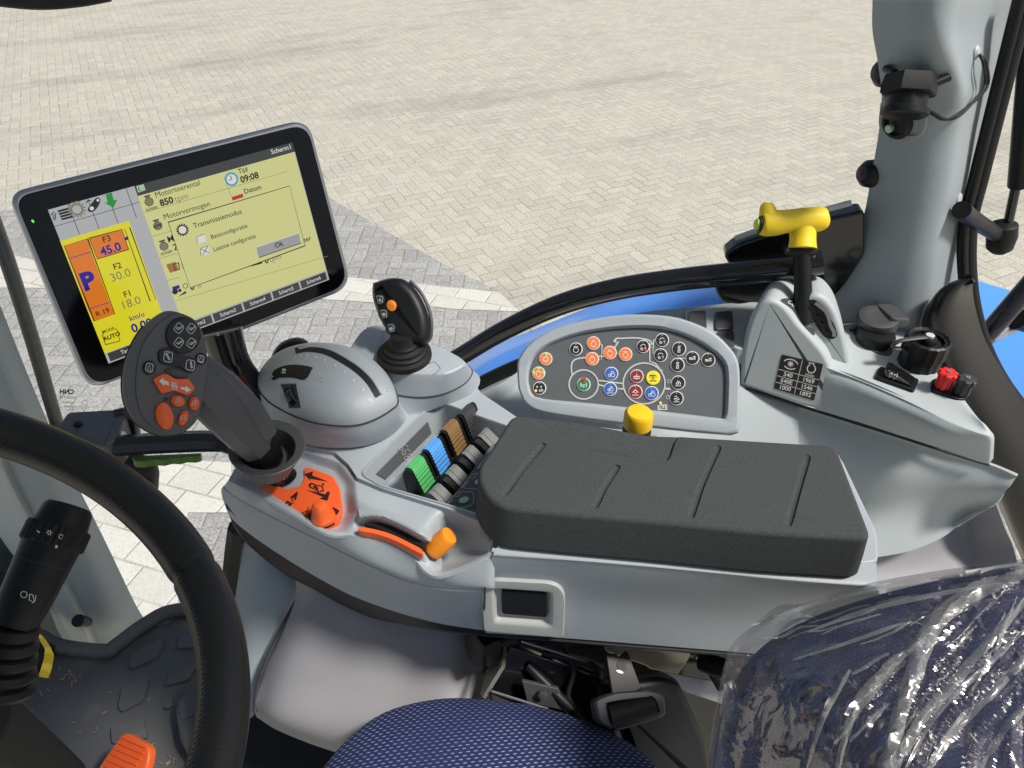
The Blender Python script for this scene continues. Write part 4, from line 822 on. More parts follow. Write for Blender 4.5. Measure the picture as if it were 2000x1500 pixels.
for k, (r, h) in enumerate(((.034, .0), (.0345, .004), (.034, .010), (.031, .0115), (.029, .0125), (.029, .017), (.0275, .0185), (.025, .0195), (.025, .024), (.022, .0255), (.0195, .027), (.019, .032), (.016, .036), (.014, .05))): prb.append((r, h*.72))
b.lathe(prb, bc, UPV+Vector((0, -.05, 0)), seg=36); b.build('bellows', t)
hd = [(729, 551), (733, 548), (754, 541), (774, 539), (791, 544), (813, 565), (830, 596), (838, 626), (838, 654), (827, 671), (799, 670), (771, 660), (749, 632), (735, 601), (728, 573)]
hr = ray(785, 610).normalized(); HP = Plane(G(785, 610, .905), -hr+Vector((-.22, 0, .1)))
b = MB('dark'); b.slab(cr([(p[0]-2, p[1]+2) for p in hd], 4, True), HP, .022, .012, steps=6, shift=hr*.024); b.build('grip', t); HS = Surf(b)
b = MB('dark_grey'); b.tube([HP.pt(*p, -.016) for p in cr([(795, 546), (815, 566), (832, 598), (838, 628), (837, 655), (828, 669)], 3)], .0022, smooth=False, seg=8); b.build('trim_edge', t)
for x, y, m_, k in ((742, 585, 'b_black', 0), (765, 597, 'orange_knob', 1), (750, 613, 'b_black', 2), (764, 641, 'b_black', 3)):
    b = MB(m_); b.button(HS, ell(x, y, 9.5, 11, -15), .0022, 3, dome=.0006)
    bs = Surf(b)
    if k != 1:
        b.stroke(bs, [(p.x, p.y) for p in rnd([(x-6, y-7), (x+4, y-6), (x+6, y+6), (x-3, y+7)], 2)], 1, 'soft_white', .0005, True)
        b.poly(bs, [(x, y-4), (x+4, y+4), (x-3, y+3)] if k == 0 else ell(x, y+1, 3.5), 'soft_white', .0005)
    else: b.stroke(bs, [(x-5, y-2), (x+5, y+1)], 1, 'orange', .0005); b.stroke(bs, [(x-4, y+2), (x+4, y+4)], 1, 'orange', .0005)
    b.build('button', t, 'orange button' if k == 1 else 'black button with a white symbol')
# ------------------------------------------------------------------ main joystick
t = thing('main_joystick', 'large dark grey joystick with black and orange buttons in front of the display', 'joystick', H(515, 930, .6))
fr = ray(330, 730).normalized(); JP = Plane(G(335, 730, .69), -fr+Vector((.32, -.05, .02)))
face = [(345, 611), (322, 622), (298, 642), (277, 675), (267, 712), (264, 755), (269, 792), (284, 822), (308, 841), (335, 846), (358, 840), (378, 826), (391, 802), (398, 760), (404, 722), (404, 688), (399, 661), (391, 640), (375, 621)]
back = [(332, 607), (308, 614), (280, 637), (258, 670), (243, 709), (238, 748), (242, 785), (258, 818), (283, 839), (312, 850), (345, 848), (369, 837), (386, 816), (396, 770), (403, 724), (403, 688), (398, 660), (388, 638), (366, 617)]
fa = cr([(*p, 0) for p in face], 4, True); ba = cr([(*p, 0) for p in back], 4, True)
fw = [JP.pt(p.x, p.y) for p in fa]; cf = sum(fw, Vector())/len(fw)
bw = [JP.pt(p.x, p.y) for p in ba]; dirb = fr*.0
def atdepth(p, q, d): return CAM+(q-CAM)*(1+d/(q-CAM).length)
b = MB('stick_grey')
b.loft([[cf+(p-cf)*.55+fr*.032 for p in bw], [cf+(atdepth(p, q, .016)-cf)*.92+fr*.014 for p, q in zip(fw, bw)], [atdepth(p, q, .014) for p, q in zip(fw, bw)], [atdepth(p, q, .007) for p, q in zip(fw, bw)],
        [q*.9+p*.1+fr*.001 for p, q in zip(fw, bw)], [p+fr*.0004 for p in fw], [cf+(p-cf)*.985+JP.n*.0008 for p in fw], [cf+(p-cf)*.93+JP.n*.001 for p in fw]]); b.build('grip_head', t); JS = Surf(b)
b = MB('seam'); b.tube([atdepth(p, q, .008)+(q-cf)*.004 for p, q in zip(fw, bw)][8:44], .0009, smooth=False, seg=6); b.build('joint_line', t)
b = MB('stick_grey'); b.tube([G(360, 725, .735), G(402, 768, .745), G(456, 825, .768), (G(500, 870, .803))], [.020, .0235, .0225, .0205], seg=9, n=7, flat=.95); b.build('handle', t, angle=25)
b = MB('stick_grey'); b.tube([G(395, 705, .75), G(436, 748, .762), G(484, 800, .775), G(520, 850, .795)], [.008, .014, .015, .012], seg=16, n=7); b.build('palm_rest', t)
b = MB('dark'); b.tube([G(496, 864, .802), G(512, 884, .818), G(522, 896, .84)], [.0205, .0205, .018], seg=24); b.build('handle_sleeve', t)
cc = G(522, 876, .815); b = MB('stick_grey'); axc = (UPV+Vector((.12, -.10, 0)))
b.lathe([(.017, -.034), (.024, -.032), (.032, -.014), (.0395, .001), (.0405, .0025), (.0393, .0032), (.0300, .000), (.0285, -.006), (.026, -.024), (.01, -.024)], cc, axc, seg=44); b.build('collar_cup', t)
b = MB('gloss_black'); b.poly(SK, ell(553, 934, 29, 17, -15), h=.0035); b.lathe([(.012, 0), (.011, .006), (.007, .009), (.002, .01)], SK.pt(547, 934, 0), UPV); b.build('boot_opening', t_c, 'black opening under the joystick collar')
def sq(b, x, y, s, m='soft_white', rot=-8, cv=JS, h=.001):
    c, n_ = math.cos(math.radians(rot)), math.sin(math.radians(rot))
    q = [(x+a*c-d*n_, y+a*n_+d*c) for a, d in ((-s*.8, -s), (s*.8, -s*.9), (s*.8, s), (-s*.8, s*.9))]
    b.stroke(cv, [(p.x, p.y) for p in rnd(q, s*.45, 3)], 1.5, m, h, True)
b = MB('b_black'); b.button(JS, ell(357, 655, 34, 35.5, n=40), .0035, 6, dome=.001); bs = Surf(b)
for x, y, dn in ((349, 641, 1), (373, 642, 1), (349, 669, -1), (373, 670, -1)):
    sq(b, x, y, 9, rot=35, cv=bs); b.stroke(bs, [(x-1, y+3), (x+7, y-4)], 2.6, 'soft_white', .001); b.stroke(bs, [(x-5, y+1), (x+1, y-2)], 1.2, 'soft_white', .001); b.stroke(bs, [(x-3, y-3*dn), (x-5, y+1), (x-1, y+3)], 1.2, 'soft_white', .001)
b.build('round_keypad', t, 'round black keypad with four white symbols')
b = MB('b_black'); b.button(JS, cr([(308, 690), (316, 681), (332, 680), (345, 690), (365, 697), (380, 700), (385, 710), (378, 725), (366, 728), (350, 718), (330, 714), (312, 708)], 4, True), .003, 3, dome=.0006); bs = Surf(b)
sq(b, 328, 697, 10, rot=8, cv=bs); b.stroke(bs, [(324, 690), (331, 703)], 4, 'soft_white', .001); b.stroke(bs, [(330, 689), (325, 692), (326, 696)], 1, 'soft_white', .001)
sq(b, 371, 713, 10, rot=8, cv=bs, m='soft_white'); b.stroke(bs, [(372, 706), (374, 719)], 4, 'soft_white', .001); b.build('rocker_button', t, 'black rocker with two white symbols')
for x, y, r in ((291.5, 718, 13), (392, 701, 10.5)):
    b = MB('b_black'); b.button(JS, ell(x, y, r, r*1.08), .003, 2.5, dome=.0005); bs = Surf(b); sq(b, x, y, r*.62, rot=10, cv=bs); b.stroke(bs, [(x-4, y+4), (x, y-5), (x+3, y+3)], 1.1, 'soft_white', .001); b.stroke(bs, [(x-4, y+4), (x+4, y+5)], 1.1, 'soft_white', .001); b.build('button', t, 'round black button with a white symbol')
b = MB('dark_grey'); b.button(JS, ell(344, 729, 23, 10, 12), .0025, 3, dome=.0015); b.build('thumb_bump', t)
b = MB('orange'); b.button(JS, [tuple(p) for p in rnd([(296, 740), (320, 728), (342, 740), (367, 739), (380, 760), (366, 773), (338, 763), (313, 769)], 5)], .0042, 2.5, dome=.0004); bs = Surf(b)
b.poly(bs, [(310, 744), (319, 738), (319, 742), (329, 746), (330, 753), (320, 750), (321, 755)], 'white', .001); b.poly(bs, [(353, 755), (361, 757), (362, 753), (373, 762), (362, 766), (361, 762), (352, 760)], 'white', .001)
for i in range(3): b.stroke(bs, [(335+i*4, 745+i), (336+i*4, 760+i)], 1.6, 'white', .001)
b.stroke(bs, [(333, 752), (348, 756)], 1.6, 'white', .001); b.build('direction_rocker', t, 'orange rocker with white arrows')
for x, y, rx, ry, ro in ((346, 783, 14, 11, 15), (378, 788, 10.5, 13.5, 5), (357, 816, 9, 15.5, 22), (320, 812, 17, 27, -14)):
    b = MB('orange'); b.button(JS, ell(x, y, rx, ry, ro), .0038, 2.5, dome=.0014); bs = Surf(b)
    if rx < 16: b.stroke(bs, cr([(x-3, y+5), (x-2, y-2), (x+3, y-5), (x+4, y), (x, y+2)], 3), 1.6, 'soft_white', .001)
    b.build('button', t, 'big oval orange button' if rx > 16 else 'orange button with a pale symbol')
b = MB('ink'); b.stroke(JS, [(319, 776), (327, 782)], 3, h=.0006); b.stroke(JS, [(320, 783), (328, 777)], 3, h=.0006); b.build('black_symbol', t)
# ------------------------------------------------------------------ orange plate, knob and slider
pa, pb, pcx = SK.pt(520, 956), SK.pt(655, 960), SK.pt(630, 1026); OP = plane3(pa+UPV*.0025, pb+UPV*.0025, pcx+UPV*.0025)
b = MB('orange_plate'); b.slab([tuple(p) for p in rnd(plate, 5, 3)], OP, .009, .001); kk = lambda P, w_=1.6, c=False: b.stroke(OP, P, w_, 'ink', .0006, c)
b.poly(OP, [(595, 926), (612, 921), (610, 929), (641, 941), (606, 935), (607, 939)], 'ink', .0006); b.poly(OP, [(598, 957), (636, 966), (640, 960), (645, 962), (640, 978), (624, 974), (632, 971)], 'ink', .0006)
kk([(608, 944), (616, 947), (614, 955), (606, 952)], 2, True); kk([(618, 948), (630, 950), (632, 958), (622, 962)], 2, True); kk([(612, 950), (622, 956)], 2); kk([(604, 950), (606, 945)], 3); kk([(616, 960), (620, 952)], 2.4); kk([(630, 944), (633, 948)], 3)
kk([(556, 988), (562, 980), (568, 984), (562, 992)], 4); kk([(554, 992), (559, 985)], 3); kk([(568, 970), (574, 984)], 1.3); kk([(570, 972), (580, 966), (576, 976)], 5); kk([(574, 968), (581, 962)], 3); kk([(590, 1002), (600, 998), (606, 1004), (598, 1010)], 1.6, True); kk([(604, 1016), (610, 1006)], 1.6); kk([(600, 997), (604, 990)], 1.4)
kk([(p[0], p[1]) for p in ell(632, 1009, 27, 22, 0, a0=35, a1=195)], 3.4); b.poly(OP, [(650, 990), (664, 998), (658, 1006), (652, 1003)], 'ink', .0006)
b.build('orange_control_plate', t_c, 'bright orange plate printed with black arrows and a tractor')
b = MB('orange'); c = OP.pt(632, 1012, 0); b.lathe([(.0135, 0), (.0135, .004), (.0118, .006), (.0095, .014), (.009, .020), (.006, .024), (.001, .0248)], c, UPV+Vector((-.05, 0, 0)), seg=36, ex=lambda x: 1+.07*max(0, math.cos(2*x))**4); kn = b.build('pointer_knob', None, 'small orange pointer knob standing on the orange control plate', cat='knob')
def band(m_, pts, lift, name, lab=None):
    b = MB(m_); b.slab([(p.x, p.y) for p in cr([(*q, 0) for q in pts], 4, True)], Plane(SK.pt(765, 1044, lift), UPV), .008, .0006); b.build(name, t_c, lab)
band('rubber', [(712, 1023), (735, 1021), (765, 1029), (800, 1044), (829, 1061), (824, 1067), (796, 1055), (765, 1041), (735, 1030)], .0035, 'slider_slot')
band('orange_plate', [(704, 1029), (735, 1034), (765, 1043), (795, 1057), (824, 1073), (822, 1081), (793, 1066), (763, 1052), (733, 1042), (702, 1036)], .0042, 'slider_scale', 'curved orange strip beside the slider slot')
b = MB('orange_knob'); pk, pk2 = SK.pt(836, 1083, .006), SK.pt(848, 1041, .020); axk = (pk2-pk).normalized(); Lk = (pk2-pk).length
b.lathe([(.007, -.002), (.0098, .0), (.0112, .003), (.0115, Lk*.5), (.0112, Lk-.002), (.0095, Lk+.001), (.005, Lk+.002)], pk, axk, seg=32, ex=lambda a: 1+.03*math.cos(2*a)); b.build('slider_knob', None, 'stubby orange slider knob at the end of its curved slot', cat='knob')
# ------------------------------------------------------------------ rear part of the armrest
rf = MB('grey'); rf.patch([
 [(949, 1236, .755), (1100, 1246, .755), (1250, 1258, .755), (1420, 1272, .755), (1560, 1285, .755), (1750, 1300, .755)],
 [(949, 1164, .69), (1100, 1172, .69), (1250, 1184, .69), (1420, 1198, .69), (1560, 1212, .69), (1738, 1228, .69)],
 [(954, 1110, .637), (1100, 1117, .635), (1250, 1129, .634), (1420, 1144, .634), (1560, 1156, .634), (1722, 1171, .634)],
 [(960, 1090, .619), (1100, 1098, .617), (1250, 1110, .617), (1420, 1126, .617), (1560, 1139, .617), (1715, 1152, .617)],
 [(966, 1078, .611), (1100, 1088, .610), (1250, 1100, .610), (1420, 1116, .610), (1560, 1130, .610), (1713, 1140, .610)],
 [(985, 1040, .608), (1100, 1050, .608), (1250, 1060, .608), (1420, 1075, .608), (1560, 1090, .608), (1712, 1100, .608)]], 6, 6, th=.004); rf.build('rear_fascia', t_c)
b = MB('grey'); b.slab(rnd([(985, 1036), (1000, 830), (1640, 885), (1714, 1040), (1716, 1096), (1690, 1100)], [10, 10, 20, 20, 10, 10]), Plane(H(1300, 1000, .6085), UPV), .04, .003); b.build('armrest_base', t_c)
FPn = plane3(rf_p0 := H(948, 1158, .686), H(1110, 1166, .686), H(1020, 1242, .755))
LF = Plane(FPn.p+FPn.n*.010, FPn.n)
t = thing('armrest_latch', 'light grey recessed frame holding a black rectangular latch on the armrest side', 'latch', LF.pt(1020, 1240))
b = MB('grey_frame'); oo2 = polar(rnd([(941, 1150), (960, 1132), (1085, 1138), (1104, 1160), (1101, 1245), (945, 1232)], [16, 12, 24, 16, 3, 3]), (1021, 1188), 96); ii2 = polar(rnd([(964, 1150), (1076, 1158), (1074, 1222), (967, 1214)], 7), (1021, 1188), 96)
b.loft([[LF.pt(*p, h) for p in mixr(oo2, ii2, k)] for k, h in ((0, -.018), (0, -.001), (.06, .001), (.75, .001), (.95, -.0005), (1.05, -.003), (1.2, -.0065), (1.3, -.0068), (2.2, -.0068))]); b.build('frame', t)
b = MB('dark'); b.slab(rnd([(979, 1155), (1068, 1161), (1068, 1207), (980, 1200)], 5), Plane(LF.p-LF.n*.0025, LF.n), .012, .0015); b.build('latch_button', t)
b = MB('dark'); b.patch([
 [(440, 985, .668), (500, 1052, .738), (560, 1092, .752), (620, 1128, .762), (680, 1160, .767), (740, 1184, .767), (800, 1203, .762), (870, 1220, .759), (945, 1232, .757), (1100, 1247, .757), (1420, 1273, .757), (1740, 1300, .757)],
 [(458, 1030, .74), (484, 1064, .77), (550, 1118, .80), (610, 1150, .81), (670, 1183, .815), (730, 1208, .815), (790, 1220, .80), (860, 1233, .785), (945, 1242, .775), (1100, 1254, .77), (1420, 1280, .77), (1740, 1306, .77)],
 [(470, 1020, .80), (500, 1055, .82), (560, 1100, .85), (620, 1130, .86), (680, 1165, .87), (740, 1185, .87), (800, 1200, .86), (870, 1210, .85), (945, 1215, .85), (1100, 1225, .85), (1420, 1250, .85), (1740, 1270, .85)]], 4, 5, th=.003); b.build('under_tray', t_c)
# ------------------------------------------------------------------ foam armrest pad
cush = cr([(1018, 810), (1132, 822), (1258, 845), (1325, 849), (1468, 858)], 3)[:-1]+[Vector(p) for p in rnd([(1468, 858), (1634, 868), (1706, 1053), (1500, 1041), (1300, 1021), (1090, 1003), (962, 990), (924, 925), (964, 868), (1000, 808)], [0, 26, 26, 60, 60, 60, 46, 40, 60, 18], 6)][1:]
CP = Plane(H(1300, 950, .55), UPV); cP = (1300, 950)
pw = [CP.pt(p[0], p[1]) for p in cush]; cw = sum(pw, Vector())/len(pw)
def offc(P, d):
    o = []
    for i in range(len(P)):
        a = P[i-2]; c_ = P[(i+2) % len(P)]; e = (c_-a).cross(UPV).normalized(); e = e if e.dot(P[i]-cw) > 0 else -e; o.append(P[i]+e*d)
    return o
b = MB('foam'); R = [[cw+(p-cw)*.4 for p in pw]]
for k in range(6):
    a = math.pi/2*k/5; R.append([p-UPV*(.006*(1-math.cos(a))) for p in offc(pw, -.006+.006*math.sin(a))])
R += [[p-UPV*.03 for p in offc(pw, .0025)], [p-UPV*.052 for p in offc(pw, .004)], [p-UPV*.0585 for p in offc(pw, .001)], [cw-UPV*.0585+(p-cw)*.4 for p in pw]]
b.loft(R); arm = b.build('armrest_pad', None, 'long black foam armrest pad with four pressed grooves on its top', cat='armrest')
gv = [[(1059, 868), (1020, 915), (986, 962)], [(1205, 911), (1180, 950), (1163, 985)], [(1402, 874), (1372, 940), (1351, 1003)], [(1577, 892), (1560, 950), (1541, 1018)]]
cut = MB('foam')
for P in gv:
    Q_ = [H(x, y, .5488) for x, y in P]; d0 = (Q_[0]-Q_[1]).normalized()*.004
    cut.tube([Q_[0]+d0]+Q_+[Q_[-1]-d0], [.0008, .0042, .0042, .0042, .0008], seg=12, n=4)
q_ = cr([(1040, 822), (1110, 868), (1200, 890), (1280, 905), (1305, 903), (1318, 870), (1330, 845), (1330, 780), (1040, 760)], 3)
cut.loft([[H(p[0], p[1], D)+UPV*0 for p in q_] for D in (.5535,)]+[[H(p[0], p[1], .5535)+UPV*.03 for p in q_]])
co = cut.build('cutter', arm); co.parent = None; co.location = (0, 0, 0)
co.location = arm.location
md = arm.modifiers.new('b', 'BOOLEAN'); md.object = co; md.operation = 'DIFFERENCE'; md.solver = 'EXACT'; md.use_self = True
bpy.context.view_layer.update(); dg = bpy.context.evaluated_depsgraph_get(); me = bpy.data.meshes.new_from_object(arm.evaluated_get(dg)); arm.modifiers.clear(); arm.data = me
me.polygons.foreach_set('use_smooth', [True]*len(me.polygons)); me.set_sharp_from_angle(angle=math.radians(30)); bpy.data.objects.remove(co); wm = arm.modifiers.new('face normals', 'WEIGHTED_NORMAL'); wm.keep_sharp = True; wm.weight = 90
t = thing('yellow_push_knob', 'yellow round push knob on a black collar in the notch behind the foam pad', 'knob', H(1242, 862, .6))
c = H(1243, 845, .585); b = MB('rubber'); b.lathe([(.012, -.03), (.0135, -.008), (.0165, -.004), (.017, .004), (.0145, .008), (.0145, .012)], c, UPV); b.build('collar', t)
b = MB('yellow_knob'); b.lathe([(.0155, .010), (.0172, .013), (.0168, .028), (.0135, .0325), (.006, .0335), (.001, .0336)], c, UPV, seg=40); b.build('cap', t)
mat('olive', (.25, .27, .05), .5)
b = MB('olive'); b.lathe([(.0065, -.004), (.0065, .001), (.003, .002)], H(1278, 858, .604), UPV); b.build('locating_pin', None, 'small olive green pin beside the yellow knob', cat='pin')
# ------------------------------------------------------------------ display
def cam2w(v): return Vector((v[0], v[2]*CT+v[1]*ST, -v[2]*ST+v[1]*CT))
MN = cam2w((-.60, .195, .767)).normalized(); MPL = Plane(G(18, 380, .74), MN)
t = thing('display_monitor', 'wide touch display in a silver rimmed black frame showing a yellow Dutch menu', 'monitor', MPL.pt(440, 640, -.02))
mo = rnd([(14, 377), (604, 230), (690, 561), (172, 766)], [38, 42, 40, 44], 8)
b = MB('chrome'); sh = ray(350, 500).normalized()*.022+MPL.n*-.008
b.slab([tuple(p) for p in mo], MPL, .026, .005, steps=4, shift=sh); b.build('silver_frame', t)
P2 = Plane(MPL.p+MPL.n*.0008, MPL.n); b = MB('screen_black'); b.slab([tuple(p) for p in rnd([(27, 385), (600, 241), (681, 556), (180, 757)], [34, 36, 36, 40], 8)], P2, .003, .0012); b.build('bezel_glass', t)
P3 = Plane(MPL.p+MPL.n*.0012, MPL.n); c4 = [Vector(p) for p in ((93, 410), (571, 278), (643, 546), (212, 710))]
# homography from (u, v) in the unit square to photo points
import numpy as np
def homog(q):
    A = []; B = []
    for (u, v), p in zip(((0, 0), (1, 0), (1, 1), (0, 1)), q):
        A += [[u, v, 1, 0, 0, 0, -u*p[0], -v*p[0]], [0, 0, 0, u, v, 1, -u*p[1], -v*p[1]]]; B += [p[0], p[1]]
    return np.append(np.linalg.solve(np.array(A), np.array(B)), 1).reshape(3, 3)
HM = homog(c4); HI = np.linalg.inv(HM)
def inv(px, py): q = HI @ np.array([px, py, 1.]); return q[0]/q[2], q[1]/q[2]
class Scr:                                # canvas in screen units: 160 wide, 100 high
    n = P3.n
    def pt(s, x, y, h=0): q = HM @ np.array([x/160, y/100, 1.]); return P3.pt(q[0]/q[2], q[1]/q[2], h)
    def nrm(s, *a): return P3.n
SC = Scr()
def U(px, py): u, v = inv(px, py); return u*160, v*100
b = MB('s_yel'); Z = [i*.00012 for i in range(12)]
def R_(x0, y0, x1, y1, m, z): b.rect(SC, x0, y0, x1, y1, m, Z[z])
def T_(s_, px, py, size_, m='s_ink', z=7, al='CENTER', bold=.012, sx=1):
    size = size_*.95; x, y = U(px, py); b.text(SC, s_, x, y, size, 0, m, Z[z], al, bold, sx=sx)
R_(0, 0, 160, 100, 's_grey', 0)
xs, _ = U(262, 363); x2, _ = U(320, 620)
R_(xs, 0, 160, 6.4, 's_head', 1); R_(xs, 6.4, 159.5, 92.5, 's_yel', 1)
T_('Scherm1', 549, 292, 4.6, 's_white', bold=.01)
# left column
xm, ym = U(120, 470); xr, _ = U(250, 436)
for x in (0, 11.5, 23, 34.5, 46): b.stroke(SC, [(x, 0), (x, ym-.5)], .35, 's_ink', Z[2])
b.stroke(SC, [(0, ym*.53), (xs, ym*.53)], .3, 's_ink', Z[2])
R_(0, ym, xr+1, 96, 's_yel2', 2)
def quad(P, m, z): b.poly(SC, [U(*p) for p in P], m, Z[z])
quad([(125, 480), (171, 466), (178, 492), (134, 505)], 's_or', 3); quad([(134, 505), (178, 492), (214, 590), (172, 604)], 's_or', 4); quad([(172, 604), (214, 590), (224, 613), (184, 627)], 's_or', 5)
for P in ([(125, 480), (171, 466), (224, 613), (184, 627)], [(174, 465), (238, 448), (251, 487), (190, 506)]): b.stroke(SC, [U(*p) for p in P], .4, 's_ink', Z[6], True)
quad([(174, 465), (238, 448), (251, 487), (190, 506)], 's_or', 3); b.stroke(SC, [U(134, 505), U(178, 492)], .4, 's_blue', Z[6]); b.stroke(SC, [U(172, 604), U(214, 590)], .4, 's_blue', Z[6])
T_('P', 172, 550, 15.5, 's_blue', bold=.05); T_('R 19', 200, 610, 4.6); T_('F3', 208, 467, 5.6); T_('45.0', 216, 487, 7.6, 's_blue', bold=.03)
T_('F2', 229, 520, 5.6); T_('30.0', 235, 538, 7.8, 's_mid', bold=.0); T_('F1', 249, 574, 5.6); T_('18.0', 255, 592, 7.8, 's_mid', bold=.0); T_('km/u', 267, 618, 5, 's_blue'); T_('0.00', 277, 636, 8.2, 's_blue', bold=.03)
T_('MODE', 211, 645, 2.8); T_('AUTO', 218, 657, 4, 's_ink', bold=.03); b.stroke(SC, [U(*p) for p in [(203, 650), (200, 655), (206, 673), (234, 666), (229, 645), (224, 641)]], .4, 's_ink', Z[6])
b.stroke(SC, [U(*p) for p in [(243, 447), (253, 444), (304, 585), (293, 588)]], .35, 's_ink', Z[6], True); quad([(242, 464), (250, 461), (251, 468), (244, 470)], 's_blue', 6)
# top icons
for i in range(4):
    for j in range(3): x, y = U(112+j*7+i*2.4, 411+i*5.2-j*1.8); R_(x, y, x+2.1, y+1.2, 's_ink', 5)
b.stroke(SC, [U(*p) for p in [(106, 430), (103, 419), (100, 420), (104, 414), (110, 417), (107, 418), (109, 429)]], .35, 's_ink', Z[5], True)
gx, gy = U(150, 409); b.stroke(SC, ell(gx, gy, 3.1, n=24), 1.2, 's_mid', Z[5], True)
for a in range(14): c_, s_ = math.cos(a*.449), math.sin(a*.449); b.stroke(SC, [(gx+3.8*c_, gy+3.8*s_), (gx+5*c_, gy+5*s_)], .9, 's_mid', Z[5])
b.poly(SC, [U(*p) for p in cr([(186, 388), (192, 386), (196, 391), (192, 402), (184, 412), (175, 414), (171, 408), (178, 398)], 3, True)], 's_ink', Z[5]); b.poly(SC, ell(*U(179, 407), 1.2), 's_white', Z[6]); b.poly(SC, ell(*U(191, 391), .8), 's_white', Z[6]); b.stroke(SC, [U(168, 397), U(172, 391), U(178, 392)], .6, 's_ink', Z[5])
b.poly(SC, [U(*p) for p in [(206, 380), (218, 376), (222, 391), (229, 390), (221, 406), (204, 396), (210, 395)]], 's_green', Z[5])
# right side
quad([(266, 364), (280, 360), (284, 371), (270, 376)], 's_white', 5); quad([(267.5, 365), (279, 361.5), (282.5, 370.5), (271, 374.5)], 's_green', 6)
for i in range(3): b.stroke(SC, [U(271+i, 366+i*2.6), U(279+i, 363.5+i*2.6)], .5, 's_white', Z[7])
def eng(px, py, k=1, kw=False):
    x, y = U(px, py); b.poly(SC, ell(x, y, 3.1*k, 3*k), 's_mid', Z[4]); R_(x-1.6*k, y-4.6*k, x+1.6*k, y-2*k, 's_mid', 5); R_(x-2.3*k, y-4.8*k, x+2.3*k, y-3.9*k, 's_ink', 6)
    b.stroke(SC, ell(x, y, 3.1*k, 3*k), .3, 's_ink', Z[6], True)
    if kw: b.text(SC, 'kW', x, y, 3.4, 0, 's_ink', Z[7], bold=.03)
eng(291, 394, .85); T_('n/min', 296, 407, 3.5); eng(308, 441, .85, kw=True); eng(320, 481, .85); T_('n/min', 325, 493, 3.5)
T_('Motortoerental', 347, 369, 5.2, bold=.0, sx=.95); T_('850', 325, 394, 6.0, bold=.035); T_('tpm', 354, 386, 6, 's_mid', bold=-.005); T_('Motorvermogen', 365, 411, 5.2, bold=.0, sx=.95)
T_('Tijd', 474, 333, 4.6, bold=.012); T_('09:08', 487, 347, 6.2, bold=.03); T_('Datum', 493, 370, 4.8, bold=.012)
x, y = U(452, 350); b.poly(SC, ell(x, y, 4.5), 's_cyan', Z[4]); b.poly(SC, ell(x, y, 3.3), 's_white', Z[5]); b.stroke(SC, [(x, y-2.4), (x, y), (x-2, y+.2)], .5, 's_ink', Z[6])
quad([(452, 385), (474, 378), (475, 385), (454, 392)], 's_red', 4); 
for p, q_ in (((282, 415), (560, 335)), ((296, 462), (335, 451)), ((310, 505), (345, 495)), ((327, 548), (352, 541)), ((342, 588), (640, 500)), ((437, 345), (452, 385))): b.stroke(SC, [U(*p), U(*q_)], .3, 's_line', Z[3])
b.poly(SC, [U(*p) for p in [(324, 517), (342, 511), (350, 527), (332, 533)]], 's_brown', Z[4]); b.stroke(SC, [U(*p) for p in [(339, 516), (348, 513), (351, 526), (342, 528)]], .5, 's_ink', Z[5], True); T_('2', 342, 483, 6); T_('1', 357, 520, 6)
x, y = U(345, 565); b.poly(SC, ell(x-1.5, y+1, 1.9), 's_ink', Z[5]); b.poly(SC, ell(x+1.6, y+1.4, 1.1), 's_ink', Z[5]); R_(x-2.5, y-2.4, x+2.2, y, 's_blue', 5); b.stroke(SC, ell(x+6, y-.2, 1.5), .4, 's_ink', Z[5], True); b.poly(SC, [(x-1, y+5), (x+5, y+4.5), (x+5, y+2.8)], 's_ink', Z[5])
T_('0', 375, 561, 6, bold=.03); T_('%', 388, 558, 5, 's_mid', bold=0)
T_('0', 520, 509, 6, bold=.03); T_('tpm', 537, 504, 6, 's_mid', bold=-.005); T_('nter', 597, 468, 5); b.stroke(SC, [U(490, 519), U(512, 513)], 1, 's_ink', Z[4]); T_('M', 333, 467, 6)
# dialog
dq = [(328, 434), (565, 363), (595, 480), (371, 562)]
quad(dq, 's_yel', 8); b.stroke(SC, [U(*p) for p in dq], .4, 's_ink', Z[9], True)
x, y = U(356, 449); b.stroke(SC, ell(x, y, 2.9), .8, 's_ink', Z[9], True); b.poly(SC, ell(x, y, 2.4), 's_white', Z[9])
for a in range(14): c_, s_ = math.cos(a*.449), math.sin(a*.449); b.stroke(SC, [(x+3*c_, y+3*s_), (x+4.1*c_, y+4.1*s_)], .8, 's_ink', Z[9])
T_('Transmissiemodus', 425, 427, 5.0, z=10, bold=.006, sx=.95); T_('Basisconfiguratie', 447, 452, 4.3, z=10, bold=.006, sx=.95); T_('Laatste configuratie', 458, 474, 4.3, z=10, bold=.006, sx=.95)
quad([(384, 462), (399, 457), (403, 471), (388, 476)], 's_white', 9); quad([(391, 485), (406, 480), (410, 495), (395, 500)], 's_white', 9); b.stroke(SC, [U(392, 486), U(409, 494)], .4, 's_ink', Z[10]); b.stroke(SC, [U(405, 481), U(395, 499)], .4, 's_ink', Z[10])
for P in ([(384, 476), (384, 462), (399, 457)], [(391, 499), (391, 485), (406, 480)]): b.stroke(SC, [U(*p) for p in P], .4, 's_mid', Z[10])
quad([(500, 483), (583, 455), (587, 475), (505, 503)], 's_btn', 9); b.stroke(SC, [U(500, 483), U(583, 455)], .4, 's_white', Z[10]); b.stroke(SC, [U(587, 475), U(505, 503)], .5, 's_ink', Z[10]); T_('Ok', 544, 478, 5, z=11, bold=.02)
